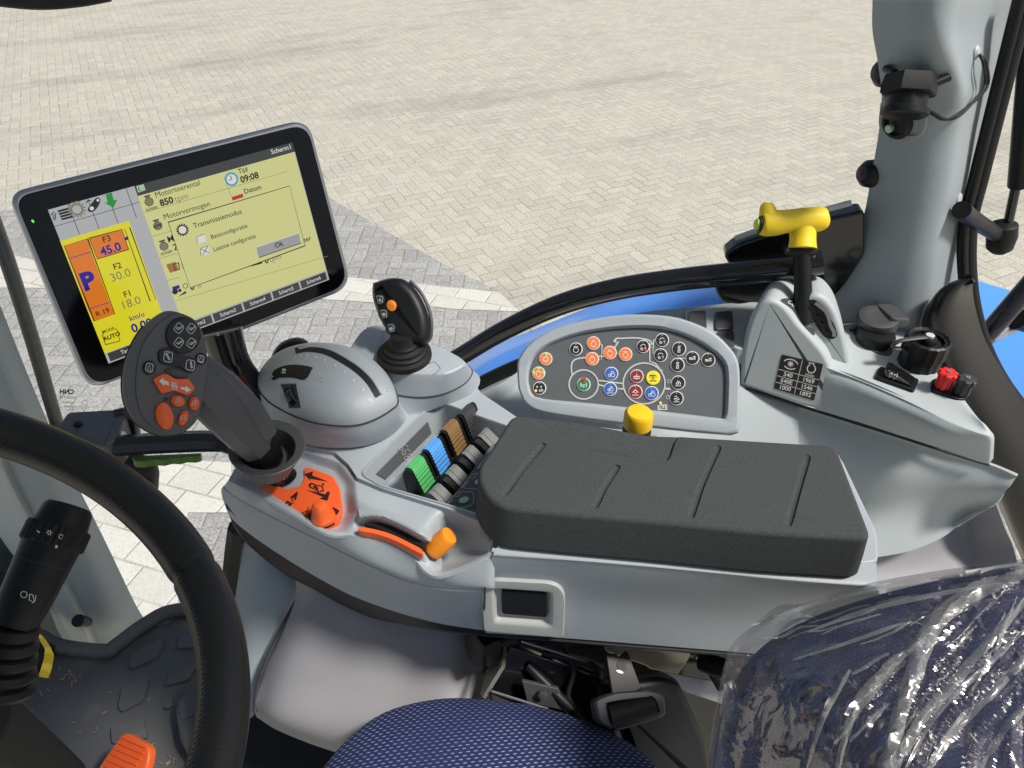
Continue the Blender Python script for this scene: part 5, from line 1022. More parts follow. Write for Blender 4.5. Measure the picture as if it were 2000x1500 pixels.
# bottom tabs
x0 = U(222, 690)[0]; R_(xs-.5, 92.5, 160, 100, 's_grey', 2); R_(0, 96-3.5+.5, xs, 100, 's_grey', 3)
tx = [U(444, 607)[0], U(502, 588)[0], U(558, 567)[0], U(612, 546)[0]]; stp = (tx[3]-tx[0])/3
for i, s_ in enumerate(('Terug', 'Scherm2', 'Scherm3', 'Scherm4', 'Scherm5', 'Scherm6')):
    cx = tx[0]+(i-2)*stp
    if i == 0: cx = 13
    R_(cx-stp*.47 if i else 1.5, 93.5, cx+stp*.47 if i else 22, 99.2, 's_head', 4); T_(s_, *((HM @ np.array([cx/160, .963, 1]))[:2]/(HM @ np.array([cx/160, .963, 1]))[2]), 4.0, 's_white', z=6, bold=.004, sx=.86)
b.build('lit_screen', t, 'yellow menu with an open dialog and a left column of gears', angle=0, recalc=False)
b = MB('led_green'); b.poly(P3, ell(64, 432, 3.5, 2, 50), h=.0006); b.build('status_light', t)
b = MB('dark'); b.lathe([(.0032, 0), (.0034, .0006), (.002, .0007)], P3.pt(84, 482), P3.n); b.build('light_sensor', t)
t = thing('monitor_arm', 'curved black arm holding the display up from the console', 'bracket', G(510, 770, .93))
b = MB('gloss_black'); b.tube([G(432, 645, .87), G(452, 705, .885), G(486, 748, .91), G(530, 795, .95)], [.024, .021, .018, .018], flat=1, seg=24); b.build('arm', t)
b = MB('grey_frame'); b.tube([G(462, 682, .885), G(474, 712, .9), G(508, 748, .925), G(530, 770, .95)], .006, seg=10); b.build('arm_edge', t)
# ------------------------------------------------------------------ left front cab post, window bars, glass with etched mark
def PY(px, py, Y): return W(px, py, Y)
t = thing('front_cab_post', 'leaning grey cab post, sky light on one face coloured in, standing on the floor behind the steering wheel', 'pillar', H(230, 1235, 1.3))
Y0 = .89
b = MB('grey_pillar'); b.patch([[W(x, y, Y0+d) for x, y, d in r] for r in (
    [(-400, 300, .03), (-260, 300, .0), (-190, 300, 0), (-120, 300, .06)], [(-260, 520, .03), (-140, 520, .0), (-80, 520, 0), (-30, 520, .06)],
    [(-140, 760, .03), (-50, 760, 0), (20, 760, 0), (66, 760, .06)], [(-80, 900, .03), (10, 900, 0), (75, 900, 0), (128, 900, .06)], [(20, 1060, .03), (92, 1060, 0), (150, 1060, 0), (207, 1060, .06)],
    [(86, 1170, .03), (152, 1180, 0), (205, 1180, 0), (262, 1175, .06)], [(120, 1250, .03), (192, 1266, 0), (225, 1255, 0), (286, 1215, .06)])], 5, 6, th=.02); b.build('post_trim', t); AP = Surf(b)
b = MB('grey_light'); b.patch([[W(x, y, Y0+d) for x, y, d in r] for r in (
    [(-120, 850, .06), (-70, 850, .02), (-30, 850, -.012), (-5, 850, .0)], [(-80, 940, .06), (-30, 940, .02), (10, 940, -.012), (30, 940, .0)], [(-10, 1050, .06), (20, 1050, .02), (66, 1050, -.012), (88, 1050, .0)],
    [(80, 1170, .05), (100, 1170, .02), (132, 1170, -.012), (152, 1170, 0)], [(126, 1240, .04), (138, 1248, .02), (175, 1262, -.012), (198, 1266, .0)])], 5, 6, th=.008); b.build('skylit_face', t)  # sky light on this face is put in as paler grey
b = MB('dark'); b.tube([W(172, 1215, .86), W(152, 1212, .84)], [.009, .012], seg=14); b.build('bolt', t)
b = MB('steel'); b.lathe([(.004, 0), (.004, .02), (.001, .021)], W(100, 880, .87), Vector((0, -1, .2))); b.build('stud', t)
t = thing('front_window_frame', 'thin black frame of the front side window crossing down the left edge', 'window frame', W(110, 830, 1.0))
b = MB('dark'); b.tube([W(-95, 200, .98), W(-25, 400, .98), W(18, 520, .98), W(62, 660, .98), (W(112, 830, .98))], .0135, seg=10, flat=.7); b.build('frame_bar', t); 
mat('wet_dark', (.03, .045, .05), .25, var=.5, vscale=60); bpy.data.objects['frame_bar'].data.materials[0] = M['wet_dark']
b = MB('dark'); b.tube([W(232, 900, 1.0), W(282, 915, 1.0), W(286, 950, 1.0)], .022, seg=12); b.build('lower_corner', t)
GLP = wallpl(-.035)
b = MB('glass'); b.slab([(-400, -300), (1715, -300), (1668, 425), (1400, 540), (1000, 645), (850, 720), (420, 900), (120, 900), (-100, 400)], GLP, .004, .0005); b.build('side_window_glass', None, 'large clear side window pane between the left post and the right pillar', cat='window glass')
b = MB('ink'); gt = lambda s_, x, y, sz, an=-4, bo=.04: b.text(GLP, s_, x, y, sz, an+5, h=.001, mirror=True, bold=bo)
gt('CNH', 131, 765, 13); gt('PILKINGTON', 132, 776, 6, bo=.0); gt('TEMPERED E1', 134, 786, 4.2, bo=0); gt('43R 001583', 136, 793, 4.2, bo=0); gt('AS2 M12', 138, 800, 4, bo=0); b.stroke(GLP, ell(166, 786, 5), .8, h=.001, closed=True)
b.build('glass_mark', None, 'small mirrored black etched lettering on the left window pane', cat='glass marking')
# mirror / latch box outside
t = thing('latch_box', 'black latch box with a glossy bar and green grip, left of the main joystick', 'latch', G(200, 880, 1.15))
BXP = plane3(G(115, 820, 1.12), G(240, 800, 1.17), G(210, 865, 1.1))
b = MB('latch_grey'); b.slab(rnd([(108, 838), (132, 803), (236, 797), (250, 812), (228, 858), (206, 872)], [8, 8, 14, 8, 8, 6]), BXP, .06, .006, shift=Vector((0, .0, -.045))); b.build('latch_cover', t)
b = MB('gloss_black'); b.tube([G(225, 812, 1.16), G(250, 810, 1.17), G(262, 845, 1.18), G(255, 880, 1.18)], .012, flat=.8); b.build('cover_rim', t)
b = MB('rubber'); b.lathe([(.006, 0), (.006, .004), (.002, .005)], BXP.pt(153, 831), BXP.n); b.build('rivet', t)
b = MB('gloss_black'); b.tube([G(212, 872, 1.12), G(300, 866, 1.13), (G(415, 862, 1.14)), G(452, 876, 1.14)], [.017, .017, .017, .01], flat=.9, seg=8); b.build('bar', t)
b = MB('chrome'); b.tube([G(235, 858, 1.13), G(320, 852, 1.14), G(408, 851, 1.15)], .0035); b.build('bar_edge', t)
b = MB('steel'); b.tube([G(216, 856, 1.13), G(240, 826, 1.15)], .004); b.lathe([(.006, -.01), (.008, 0), (.006, .01)], G(232, 855, 1.13), Vector((1, .2, .5))); b.build('pivot', t)
b = MB('green_tool'); q = [(258, 890), (300, 889), (394, 884), (392, 888), (380, 891), (365, 890), (350, 894), (335, 893), (320, 897), (300, 896), (280, 900), (262, 899)]; b.slab(rnd(q, 3), plane3(G(260, 895, 1.14), G(390, 888, 1.16), G(300, 905, 1.13)), .012, .002); g_o = b.build('green_grip', t)
b = MB('dark'); b.tube([G(470, 1030, 1.12), G(462, 1090, 1.15), G(455, 1165, 1.18)], .019, seg=8); b.tube([G(440, 1158, 1.18), G(490, 1165, 1.18)], .01); b.build('support_bar', None, 'upright black bar between the floor and the nose of the armrest console', cat='bar')
b = MB('rubber'); b.tube([G(-40, -8, 1.0), G(60, 2, 1.0), G(140, -2, 1.0), G(210, -14, 1.0)], .011, flat=1); b.build('roof_edge', None, 'dark rounded edge of something above, cut by the top left corner', cat='edge')  # dark edge of the roof piece overhead
# ------------------------------------------------------------------ floor, pedal, tape
FL = Plane(H(200, 1350, 1.3), UPV)
b = MB('mat_floor'); b.patch([[(-200, 1230, 1.3), (0, 1215, 1.3), (110, 1262, 1.3), (215, 1272, 1.3), (300, 1215, 1.3), (360, 1192, 1.3), (520, 1185, 1.3), (620, 1250, 1.3)],
    [(-260, 1350, 1.303), (0, 1350, 1.303), (110, 1350, 1.3), (230, 1350, 1.3), (320, 1345, 1.3), (400, 1345, 1.3), (540, 1340, 1.3), (640, 1350, 1.3)],
    [(-320, 1600, 1.303), (-50, 1600, 1.303), (90, 1600, 1.3), (220, 1600, 1.3), (330, 1600, 1.3), (430, 1600, 1.3), (600, 1600, 1.3), (700, 1600, 1.3)]], 8, 10, th=.03)
fm = b.build('floor_mat', kind=None, label='dusty dark rubber floor mat with raised diamond pads', cat='floor mat'); FS = Surf(b)
b = MB('mat_floor')
b.tube([H(-60, 1200, 1.29), H(60, 1235, 1.29), H(118, 1262, 1.285), H(205, 1272, 1.285), H(225, 1262, 1.285), H(285, 1218, 1.285), H(345, 1192, 1.287), H(480, 1190, 1.29)], .014, seg=10); b.build('raised_border', fm)
for P in ([(258, 1274), (315, 1243), (322, 1250), (308, 1282), (256, 1306), (250, 1296)], [(350, 1240), (385, 1226), (395, 1262), (345, 1266)], [(330, 1310), (378, 1284), (384, 1300), (366, 1328), (322, 1338)], [(238, 1340), (286, 1320), (290, 1332), (278, 1368), (236, 1390), (230, 1380)], [(215, 1420), (280, 1398), (288, 1440), (218, 1452)], [(296, 1208), (340, 1200), (332, 1216), (300, 1222)], [(318, 1376), (336, 1360), (336, 1380), (320, 1384)]):
    b = MB('mat_floor'); b.slab([tuple(p) for p in rnd(P, 5, 3)], FS_pl := Plane(H(300, 1300, 1.293), UPV), .009, .0012); b.build('raised_pad', fm)
b = MB('mat_floor'); b.slab(rnd([(338, 1370), (400, 1320), (520, 1320), (560, 1500), (440, 1560), (350, 1450)], 22), Plane(H(420, 1420, 1.25), UPV), .05, .01); b.build('foot_rest', fm)
b = MB('mat_floor'); b.slab(rnd([(348, 1372), (395, 1340), (400, 1385), (352, 1408)], 8), Plane(H(420, 1420, 1.247), UPV), .01, .002); b.slab(rnd([(372, 1445), (395, 1425), (398, 1470), (378, 1480)], 8), Plane(H(420, 1420, 1.247), UPV), .01, .002); b.build('foot_rest_pad', fm)
b = MB('straw')
for i in range(46):
    x, y = (random.gauss(140, 14), random.gauss(1318, 9)) if i < 14 else ((random.uniform(40, 330), random.uniform(1300, 1495)) if i < 30 else (random.gauss(350, 50), random.gauss(1480, 14)))
    a = random.uniform(0, 3.1); l = random.uniform(3, 12); b.tube([H(x, y, 1.296), H(x+l*math.cos(a), y+l*math.sin(a), 1.294)], .0006, seg=4, smooth=False)
b.build('chaff', None, 'loose bits of straw scattered on the dark floor mat', cat='straw', kind='stuff')
t = thing('orange_pedal', 'bright orange ribbed foot pedal at the bottom left', 'pedal', H(240, 1520, 1.22))
PD = plane3(H(250, 1430, 1.17), H(290, 1470, 1.17), H(200, 1500, 1.2))
b = MB('orange'); b.slab(rnd([(240, 1428), (293, 1458), (290, 1490), (262, 1560), (170, 1540), (195, 1492)], 14), PD, .014, .005)
for i in range(9):
    x, y = 245-i*6.5, 1437+i*11; b.tube([PD.pt(x-6, y+2, .0012), PD.pt(x+44-abs(i-2)*1.2, y+23, .0012)], .0022, seg=8, smooth=False)
b.build('ribbed_plate', t)
b = MB('dark'); b.tube([H(230, 1510, 1.2), H(235, 1560, 1.3)], .012); b.build('pedal_arm', t)
b = MB('tape'); tp = [(50, 1232), (70, 1236), (88, 1256), (96, 1276), (92, 1300), (85, 1322)]; wd = [3, 7, 7, 9, 10, 8]
cl = cr([(*p, 0) for p in tp], 5); rows = [[], []]
for i, p in enumerate(cl):
    w_ = wd[min(5, i//5)]; d = .98+.05*i/len(cl)+.006*math.sin(i*.9); rows[0].append(G(p.x-w_, p.y-1, d)); rows[1].append(G(p.x+w_, p.y+2, d+.01))
b.grid(rows, th=.0006); b.build('yellow_tape', None, 'short twisted strip of yellow tape hanging under the column stalk', cat='tape')
# ------------------------------------------------------------------ steering wheel, stalk, column
wc = CAM+cam2w((0, 0, 0))+Vector((-.3567797, .18841962, -.41876436)); 
wn = Vector((math.sin(.9275)*math.cos(-.577), math.sin(.9275)*math.sin(-.577), math.cos(.9275)))
wp = [Vector(p) for p in ((-.35461427, .2087821, -.36337344),)][0]
wc = CAM+wp; wn = Vector((math.sin(.539)*math.cos(.1), math.sin(.539)*math.sin(.1), math.cos(.539)))
wa = wn.cross(Vector((0, 1, 0))).normalized(); wb = wn.cross(wa)
def wpt(a, r=.2, h=0): return wc+(wa*math.cos(a)+wb*math.sin(a))*r+wn*h
t = thing('steering_wheel', 'black leather steering wheel with a stitched inner seam at the lower left', 'steering wheel', wc-wn*.02)
NS = 160; vs = []; b = MB('leather'); rings = []
def prj(p): q = p-CAM; d = q.y*CT-q.z*ST; u = q.y*ST+q.z*CT; return 1000+F*q.x/d, 750-F*u/d
seama = min(range(720), key=lambda k: (prj(wpt(k*math.pi/360))[0]-385)**2+(prj(wpt(k*math.pi/360))[1]-1112)**2 + (1e6 if depth(wpt(k*math.pi/360)) < .3 else 0))*math.pi/360
for k in range(NS*2):
    a = 2*math.pi*k/(NS*2); dd = abs((a-seama+math.pi) % (2*math.pi)-math.pi); g = 1-.11*max(0, 1-dd/.022)
    rad = (wa*math.cos(a)+wb*math.sin(a)); rings.append([wc+rad*(.2+.0168*g*math.cos(x))+wn*.0172*g*math.sin(x) for x in [2*math.pi*j/24 for j in range(24)]])
vs = [p for r in rings for p in r]; n2 = len(rings); b.add(vs, [[i*24+j, i*24+(j+1) % 24, ((i+1) % n2)*24+(j+1) % 24, ((i+1) % n2)*24+j] for i in range(n2) for j in range(24)]); b.build('rim', t)
b = MB('rubber'); 
for k in range(330):
    a = 2*math.pi*k/330; rad = lambda q: (wa*math.cos(q)+wb*math.sin(q)); x0_, x1_ = math.radians(162), math.radians(146)
    f_ = lambda q, x: wc+rad(q)*(.2+.0166*math.cos(x))+wn*.0176*math.sin(x); b.tube([f_(a, x0_), f_(a+.0095, x1_)], .0005, seg=4, smooth=False); b.tube([f_(a+.0095, x1_), f_(a+.019, x0_)], .0005, seg=4, smooth=False)
b.build('stitching', t)
sa = max(range(360), key=lambda k: -wpt(k*math.pi/180).x)*math.pi/180
b = MB('dark')
for da in (-.5, 1.9, 3.2): b.tube([wpt(sa+da if da < 1 else sa+da-1.9+.6, .195), wpt(sa, .1, -.02), wc-wn*.03], [.014, .016, .02], seg=12)
b.build('spokes', t)
b = MB('dark'); b.lathe([(.05, -.05), (.06, -.03), (.055, -.012), (.03, -.005), (.001, -.004)], wc, wn); b.build('hub', t)
t = thing('column_stalk', 'thick black column stalk with a ribbed twist collar and white light symbols', 'control stalk', G(10, 1260, .64))
s0, s1 = G(24, 1225, .62), G(138, 985, .66); ax = (s1-s0).normalized(); Ls = (s1-s0).length
b = MB('dark'); b.tube([s0+ax*Ls*k for k in (0, .2, .5, .62, .71)], [.0175, .0205, .0225, .0235, .0245], seg=32, n=4); b.build('stalk_body', t); SB = Surf(b)
b = MB('rubber'); b.lathe([(.024, 0), (.0256, .002), (.0256, .016), (.0246, .018)], s0+ax*(Ls-.038), ax, seg=120, ex=lambda a: 1+.02*(1 if math.cos(30*a) > 0 else -1)); b.build('ribbed_collar', t)
b = MB('dark'); b.lathe([(.0225, -.004), (.0232, 0), (.0225, .003), (.0215, .010), (.0205, .017), (.018, .0205), (.012, .0215), (.001, .022)], s0+ax*(Ls-.022), ax, seg=40); b.build('twist_tip', t); 
b = MB('seam'); b.lathe([(.0222, -.001), (.0226, 0), (.0222, .001)], s0+ax*Ls*.5, ax, seg=40); b.build('joint_line', t)
b = MB('white'); b.stroke(SB, ell(47, 1161, 6), 1.4, h=.0008, closed=True); b.stroke(SB, [(58, 1160), (64, 1162), (67, 1176), (57, 1172), (58, 1160)], 1.3, h=.0008); b.stroke(SB, [(70, 1162), (68, 1172), (62, 1178)], 1.2, h=.0008)
b.stroke(SB, ell(119, 1048, 4), 1.3, h=.0008, closed=True); b.stroke(SB, ell(96, 1040, 3), 1.2, h=.0008, closed=True)
for k in range(6): a = k*1.05; b.stroke(SB, [(96+4*math.cos(a), 1040+4*math.sin(a)), (96+6*math.cos(a), 1040+6*math.sin(a))], 1, h=.0008)
b.poly(SB, ell(110, 1067, 2.5, 4, 20), h=.0008); b.stroke(SB, [(72, 1036), (77, 1040)], 2, h=.0008); b.build('symbols', t)
b = MB('rubber'); sb0 = G(-8, 1350, .62); axb = (s0+ax*.005-sb0)
n_ = axb.length; axb.normalize(); prb = []
for k in range(5): h0 = n_*k/5; prb += [(.027-.0018*k, h0), (.029-.0022*k, h0+n_*.06), (.027-.0018*k, h0+n_*.14), (.023-.0018*k, h0+n_*.17)]
b.lathe(prb, sb0, axb, seg=36); b.build('bellows', t)
b = MB('dark'); b.slab(rnd([(-120, 1300), (20, 1320), (44, 1350), (44, 1400), (10, 1470), (-60, 1540), (-200, 1500)], 20), plane3(G(0, 1320, .60), G(44, 1380, .62), G(-40, 1480, .58)), .12, .012, shift=Vector((-.03, .03, -.2))); b.build('column_cover', None, 'dark plastic steering column cover at the lower left edge', cat='column cover')
b = MB('dark'); b.slab([(-200, 1250), (30, 1180), (50, 1240), (110, 1262), (60, 1330), (-200, 1400)], Plane(H(0, 1260, 1.25), Vector((.3, -.6, 1))), .02, .01); b.build('dash_base', None, 'dark base panel behind the stalk bellows', cat='panel')
b = MB('wet_dark'); b.slab([(-200, 760), (-20, 900), (40, 1050), (128, 1180), (120, 1262), (-200, 1262)], Plane(W(0, 1100, .93), Vector((0, -1, .05))), .02, .003); b.build('dark_door_glass', None, 'dark lower window area left of the front cab post', cat='window')
# ------------------------------------------------------------------ side covers under the console
t = thing('seat_side_cover', 'large smooth violet grey cover below the armrest console beside the seat', 'cover', H(720, 1400, 1.1))
b = MB('grey_violet'); b.patch([[G(x, y, d) for x, y, d in r] for r in (
    [(560, 1080, 1.02), (600, 1090, .99), (700, 1120, .98), (800, 1150, .98), (890, 1170, .98), (960, 1190, 1.0), (1000, 1200, 1.05)],
    [(578, 1150, 1.02), (612, 1165, .985), (700, 1190, .97), (800, 1210, .97), (890, 1225, .97), (945, 1235, .99), (985, 1240, 1.04)],
    [(545, 1225, 1.02), (590, 1240, .975), (690, 1260, .965), (790, 1280, .965), (880, 1290, .965), (945, 1295, .99), (970, 1295, 1.04)],
    [(515, 1300, 1.01), (560, 1320, .965), (670, 1340, .955), (780, 1350, .955), (880, 1350, .955), (945, 1350, .98), (962, 1350, 1.03)],
    [(498, 1375, .99), (545, 1400, .95), (660, 1430, .94), (780, 1440, .94), (880, 1440, .94), (950, 1430, .97), (965, 1430, 1.02)],
    [(500, 1400, 1.02), (550, 1430, .98), (660, 1470, .97), (780, 1490, .97), (880, 1490, .97), (950, 1490, .99), (970, 1490, 1.04)])], 6, 6, th=.004); b.build('cover_shell', t)
b = MB('grey_pillar'); b.patch([[G(x, y, d) for x, y, d in r] for r in (
    [(480, 1040, 1.12), (500, 1070, 1.06), (550, 1100, 1.04), (588, 1120, 1.045), (600, 1125, 1.08)], [(462, 1150, 1.1), (490, 1140, 1.05), (545, 1145, 1.03), (584, 1150, 1.04), (596, 1156, 1.07)],
    [(452, 1230, 1.09), (475, 1230, 1.04), (520, 1225, 1.025), (550, 1222, 1.03), (562, 1228, 1.07)], [(450, 1320, 1.08), (470, 1320, 1.03), (495, 1310, 1.02), (512, 1308, 1.025), (522, 1312, 1.06)], [(460, 1420, 1.06), (475, 1410, 1.02), (490, 1400, 1.01), (500, 1392, 1.015), (508, 1392, 1.05)])], 6, 6, th=.004); b.build('front_shell', t)
b = MB('seam'); b.tube([G(588, 1130, 1.025), G(583, 1165, 1.02), G(555, 1218, 1.012), G(520, 1292, 1.0), G(503, 1345, .995), G(498, 1390, .99)], .0035); b.build('joint_gap', t)
b = MB('dark'); b.slab([(430, 1380), (560, 1400), (760, 1520), (760, 1700), (400, 1700)], Plane(H(550, 1450, 1.15), Vector((0, -.4, 1))), .05, .02); b.build('seat_plinth', None, 'dark plinth on the floor below the violet grey cover', cat='plinth')
# ------------------------------------------------------------------ seat
t = thing('driver_seat', 'driver seat cushion in blue fabric with a fine dotted weave', 'seat', H(920, 1500, .95))
b = MB('seat_fabric'); arc = [(560, 1600), (622, 1512), (675, 1448), (750, 1392), (850, 1366), (950, 1366), (1070, 1384), (1180, 1424), (1268, 1482), (1340, 1580)]
r1 = [H(x, y, .86) for x, y in arc]; cs = H(950, 1750, .86)
rows = [[p-UPV*.09+(p-cs)*-.02 for p in r1], [p-UPV*.05+(p-cs)*.01 for p in r1], [p-UPV*.018+(p-cs)*.005 for p in r1], r1]
for k, h in ((.93, .012), (.8, .024), (.6, .032), (.4, .036), (.2, .038), (.05, .038)): rows.append([cs+(p-cs)*k+UPV*h for p in r1])
R_c = [cr(c, 5) for c in zip(*[cr(r, 5) for r in rows])]; rows2 = [list(r) for r in zip(*R_c)]
b.grid(rows2, th=.004)
nf = (len(rows2)-1)*(len(rows2[0])-1)
for i in range(nf): b.uv[i] = [((b.v[j].x*.99+b.v[j].y*.12), (b.v[j].y*.99-b.v[j].x*.12-(b.v[j].z if b.v[j].z < ZC-.86 else 0))) for j in b.f[i]]
b.build('cushion', t)
b = MB('grey_frame')
# seat back with plastic film
def back_rows(off=0, fn=None):
    cen = G(1760, 1500, .60); prof_ = [(1385, 1640, .70), (1392, 1500, .69), (1412, 1385, .68), (1462, 1290, .675), (1545, 1226, .67), (1680, 1172, .66), (1830, 1134, .65), (1990, 1100, .64), (2200, 1040, .62)]
    P = cr([(*q, ) for q in prof_], 8); e0 = [G(p.x, p.y, p.z) for p in P]; out = []
    for k in range(33):
        s_ = k/32; a = s_*math.pi/2; r = []
        cen2 = G(1950, 1650, .52)
        for p in e0:
            q = cen2+(p-cen2)*(1-math.sin(a)**1.6)-ray(1700, 1350).normalized()*(.05*math.sin(a)**.7); r.append(q)
        out.append(r)
    return e0, cen, out
e0, cen, rows = back_rows()
bk = [[p+ray(1700, 1300).normalized()*.10+(cen-p)*.04 for p in e0], [p+ray(1700, 1300).normalized()*.04 for p in e0]]+rows
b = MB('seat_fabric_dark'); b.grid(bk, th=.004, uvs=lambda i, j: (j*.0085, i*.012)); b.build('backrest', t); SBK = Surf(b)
# crumpled film: gathered folds running down from the upper right corner
RID = [([(2005, 1120), (1900, 1165), (1815, 1225), (1775, 1330), (1748, 1420), (1730, 1510)], 15, .016), ([(1985, 1150), (1860, 1290), (1770, 1440), (1735, 1510)], 10, .010), ([(2000, 1200), (1900, 1300), (1800, 1400), (1745, 1500)], 12, .012),
  ([(1800, 1245), (1700, 1330), (1655, 1400), (1630, 1510)], 11, .010), ([(1780, 1275), (1730, 1340), (1640, 1430), (1625, 1460)], 6, .006), ([(2010, 1250), (1930, 1330), (1850, 1420), (1790, 1510)], 11, .010), ([(1640, 1320), (1600, 1400), (1565, 1510)], 7, .006),
  ([(2000, 1330), (1930, 1410), (1880, 1510)], 10, .009), ([(1560, 1290), (1640, 1262), (1760, 1215), (1800, 1210)], 5, .004), ([(1480, 1222), (1600, 1180), (1760, 1140), (1990, 1108)], 9, .006), ([(2010, 1380), (1960, 1430), (1930, 1510)], 8, .007), ([(1700, 1330), (1690, 1420), (1680, 1510)], 6, .005),
  ([(1580, 1240), (1700, 1190), (1850, 1160), (1990, 1130)], 8, .005), ([(1900, 1170), (1930, 1260), (1990, 1330)], 7, .006), ([(1420, 1300), (1520, 1250), (1590, 1238)], 5, .003)]
RID = [([Vector(p[:2]) for p in cr([(*q, 0) for q in P], 5)], w_, a_) for P, w_, a_ in RID]
fx, fy = 2010, 1110
def fold(px, py):
    v = 0; jx = px+14*noise.noise(Vector((px*.012, py*.012, 8))); jy = py+14*noise.noise(Vector((px*.012, py*.012, 2)))
    for P, w_, a_ in RID:
        d = 1e9
        for i in range(1, len(P)):
            a, e = P[i-1], P[i]-P[i-1]; ex, ey = e.x, e.y; k = max(0, min(1, ((jx-a.x)*ex+(jy-a.y)*ey)/(ex*ex+ey*ey))); dx, dy = jx-a.x-ex*k, jy-a.y-ey*k; d = min(d, dx*dx+dy*dy)
        v += a_*max(0, 1-math.sqrt(d)/w_)**.8 if d < w_*w_ else 0
    a_ = math.atan2(py-fy, px-fx); r_ = math.hypot(px-fx, py-fy)
    f1 = noise.voronoi(Vector((a_*7, r_*.006, 0)))[0]; f2 = noise.voronoi(Vector((a_*15, r_*.014, 7)))[0]
    return v*.35+.009*f1[0]+.0035*f2[0]-.002
fo = [(1340, 1700, .665), (1352, 1560, .66), (1378, 1500, .657), (1396, 1390, .652), (1424, 1270, .648), (1470, 1222, .645), (1520, 1184, .642), (1570, 1178, .64), (1660, 1150, .635), (1720, 1134, .63), (1850, 1112, .62), (1992, 1092, .61), (2200, 1030, .6)]
fe = cr(fo, 14); rows = []
NV = 92
for k in range(NV+1):
    s_ = k/NV; r = []
    for q in fe:
        x = q.x*(1-s_)+2120*s_; y = q.y*(1-s_)+1640*s_
        l, n_ = SBK.hit(x, y); dd = depth(l); d = min(q.z+.0, dd-.006) if s_ < .12 else dd-.006
        d = q.z*(1-sstep(s_*7))+(dd-.007)*sstep(s_*7) if dd < 1.0 else q.z
        r.append(G(x, y, d-fold(x, y)*(.25 if s_ < .02 else 1)))
    rows.append(r)
pcv = thing('plastic_cover', 'crumpled clear plastic film still wrapped over the seat back', 'plastic cover', G(1700, 1500, .62))
b = MB('film'); b.grid(rows, th=0); b.build('film_sheet', pcv, angle=14); FLM = Surf(b)
def ffold(P, w_, seed):                  # a gathered fold: a raised thin walled strip with ragged edges
    A = [Vector(p[:2]) for p in cr([(*q, 0) for q in P], 9)]; rr = []
    for i, p in enumerate(A):
        t_ = (A[min(i+1, len(A)-1)]-A[max(i-1, 0)]).normalized(); nn = Vector((-t_.y, t_.x)); k = i/(len(A)-1); ww = w_*(.35+.65*math.sin(math.pi*min(1, .15+k*.8)))*(1+.35*noise.noise(Vector((i*.3, seed, 0))))
        r = []
        for q in range(7):
            u = q/6*2-1; x, y = p+nn*(u*ww+min(2.5, w_*.25)*noise.noise(Vector((i*.15, seed*3, q*.3)))); r.append(FLM.pt(x, y, .0008+min(.0045, w_*.0003)*(1-abs(u))**.8*(.7+.5*noise.noise(Vector((i*.35, q*.6, seed))))))
        rr.append(r)
    m_ = MB('film_fold'); m_.grid(rr, th=0); m_.build('gathered_fold', pcv, angle=50)
for i, (P, w_) in enumerate([([(2030, 1105), (1900, 1160), (1822, 1225), (1785, 1320), (1752, 1420), (1730, 1520)], 24), ([(2010, 1165), (1900, 1290), (1790, 1420), (1735, 1520)], 13), ([(1800, 1250), (1720, 1320), (1668, 1390), (1630, 1520)], 13), ([(2020, 1210), (1930, 1300), (1840, 1380), (1770, 1500)], 10),
    ([(2020, 1270), (1940, 1350), (1860, 1430), (1800, 1520)], 14), ([(1770, 1290), (1700, 1360), (1632, 1452)], 7), ([(1660, 1310), (1610, 1400), (1570, 1520)], 7), ([(1470, 1222), (1600, 1178), (1760, 1140), (1995, 1102)], 7), ([(2020, 1360), (1960, 1430), (1900, 1520)], 9), ([(1550, 1290), (1640, 1262), (1760, 1220), (1805, 1222)], 4), ([(1580, 1235), (1700, 1190), (1850, 1158), (1990, 1135)], 5)]): ffold(P, w_*.8, i+1)
for i in range(34):
    a0 = random.uniform(1.75, 2.95); r0 = random.uniform(60, 640); L_ = random.uniform(30, 130); P = []
    for k in range(4):
        r1_ = r0+L_*k/3; aa = a0+random.uniform(-.012, .012); P.append((fx+r1_*math.cos(aa), fy+r1_*math.sin(aa)*.98))
    if P[-1][0] > 1470 and P[-1][1] < 1560 and P[-1][1] > 1140+max(0, (1700-P[-1][0])*.32): ffold(P, random.uniform(1.5, 4), i+30)
# ------------------------------------------------------------------ dark mechanism beside the seat
t = thing('seat_mechanism', 'black steel seat frame and hinge, their shade put in as black plates, between the cushion and the console', 'seat frame', H(1150, 1400, 1.05))
b = MB('gloss_black'); b.slab([(960, 1235), (1000, 1250), (1500, 1290), (1500, 1560), (1240, 1600), (940, 1400)], Plane(G(1200, 1360, 1.0), Vector((0, -1, .25))), .02, .003)  # large black plate behind stands in for the deep shade
b.slab([(998, 1262), (1190, 1330), (1300, 1520), (1100, 1420), (950, 1352)], plane3(G(998, 1262, .925), G(1190, 1330, .94), G(1000, 1380, .935)), .01, .002); b.build('frame_and_shade_plate', t)
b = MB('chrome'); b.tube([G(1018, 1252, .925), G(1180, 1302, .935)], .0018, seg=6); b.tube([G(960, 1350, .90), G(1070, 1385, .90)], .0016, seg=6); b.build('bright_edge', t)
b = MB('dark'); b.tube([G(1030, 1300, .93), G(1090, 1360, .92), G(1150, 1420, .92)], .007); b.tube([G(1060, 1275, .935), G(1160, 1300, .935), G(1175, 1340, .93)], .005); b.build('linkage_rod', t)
b = MB('rubber'); b.tube([G(1100, 1262, .94), G(1120, 1310, .93), G(1110, 1360, .925), G(1140, 1400, .92)], .0035); b.build('hose', t)
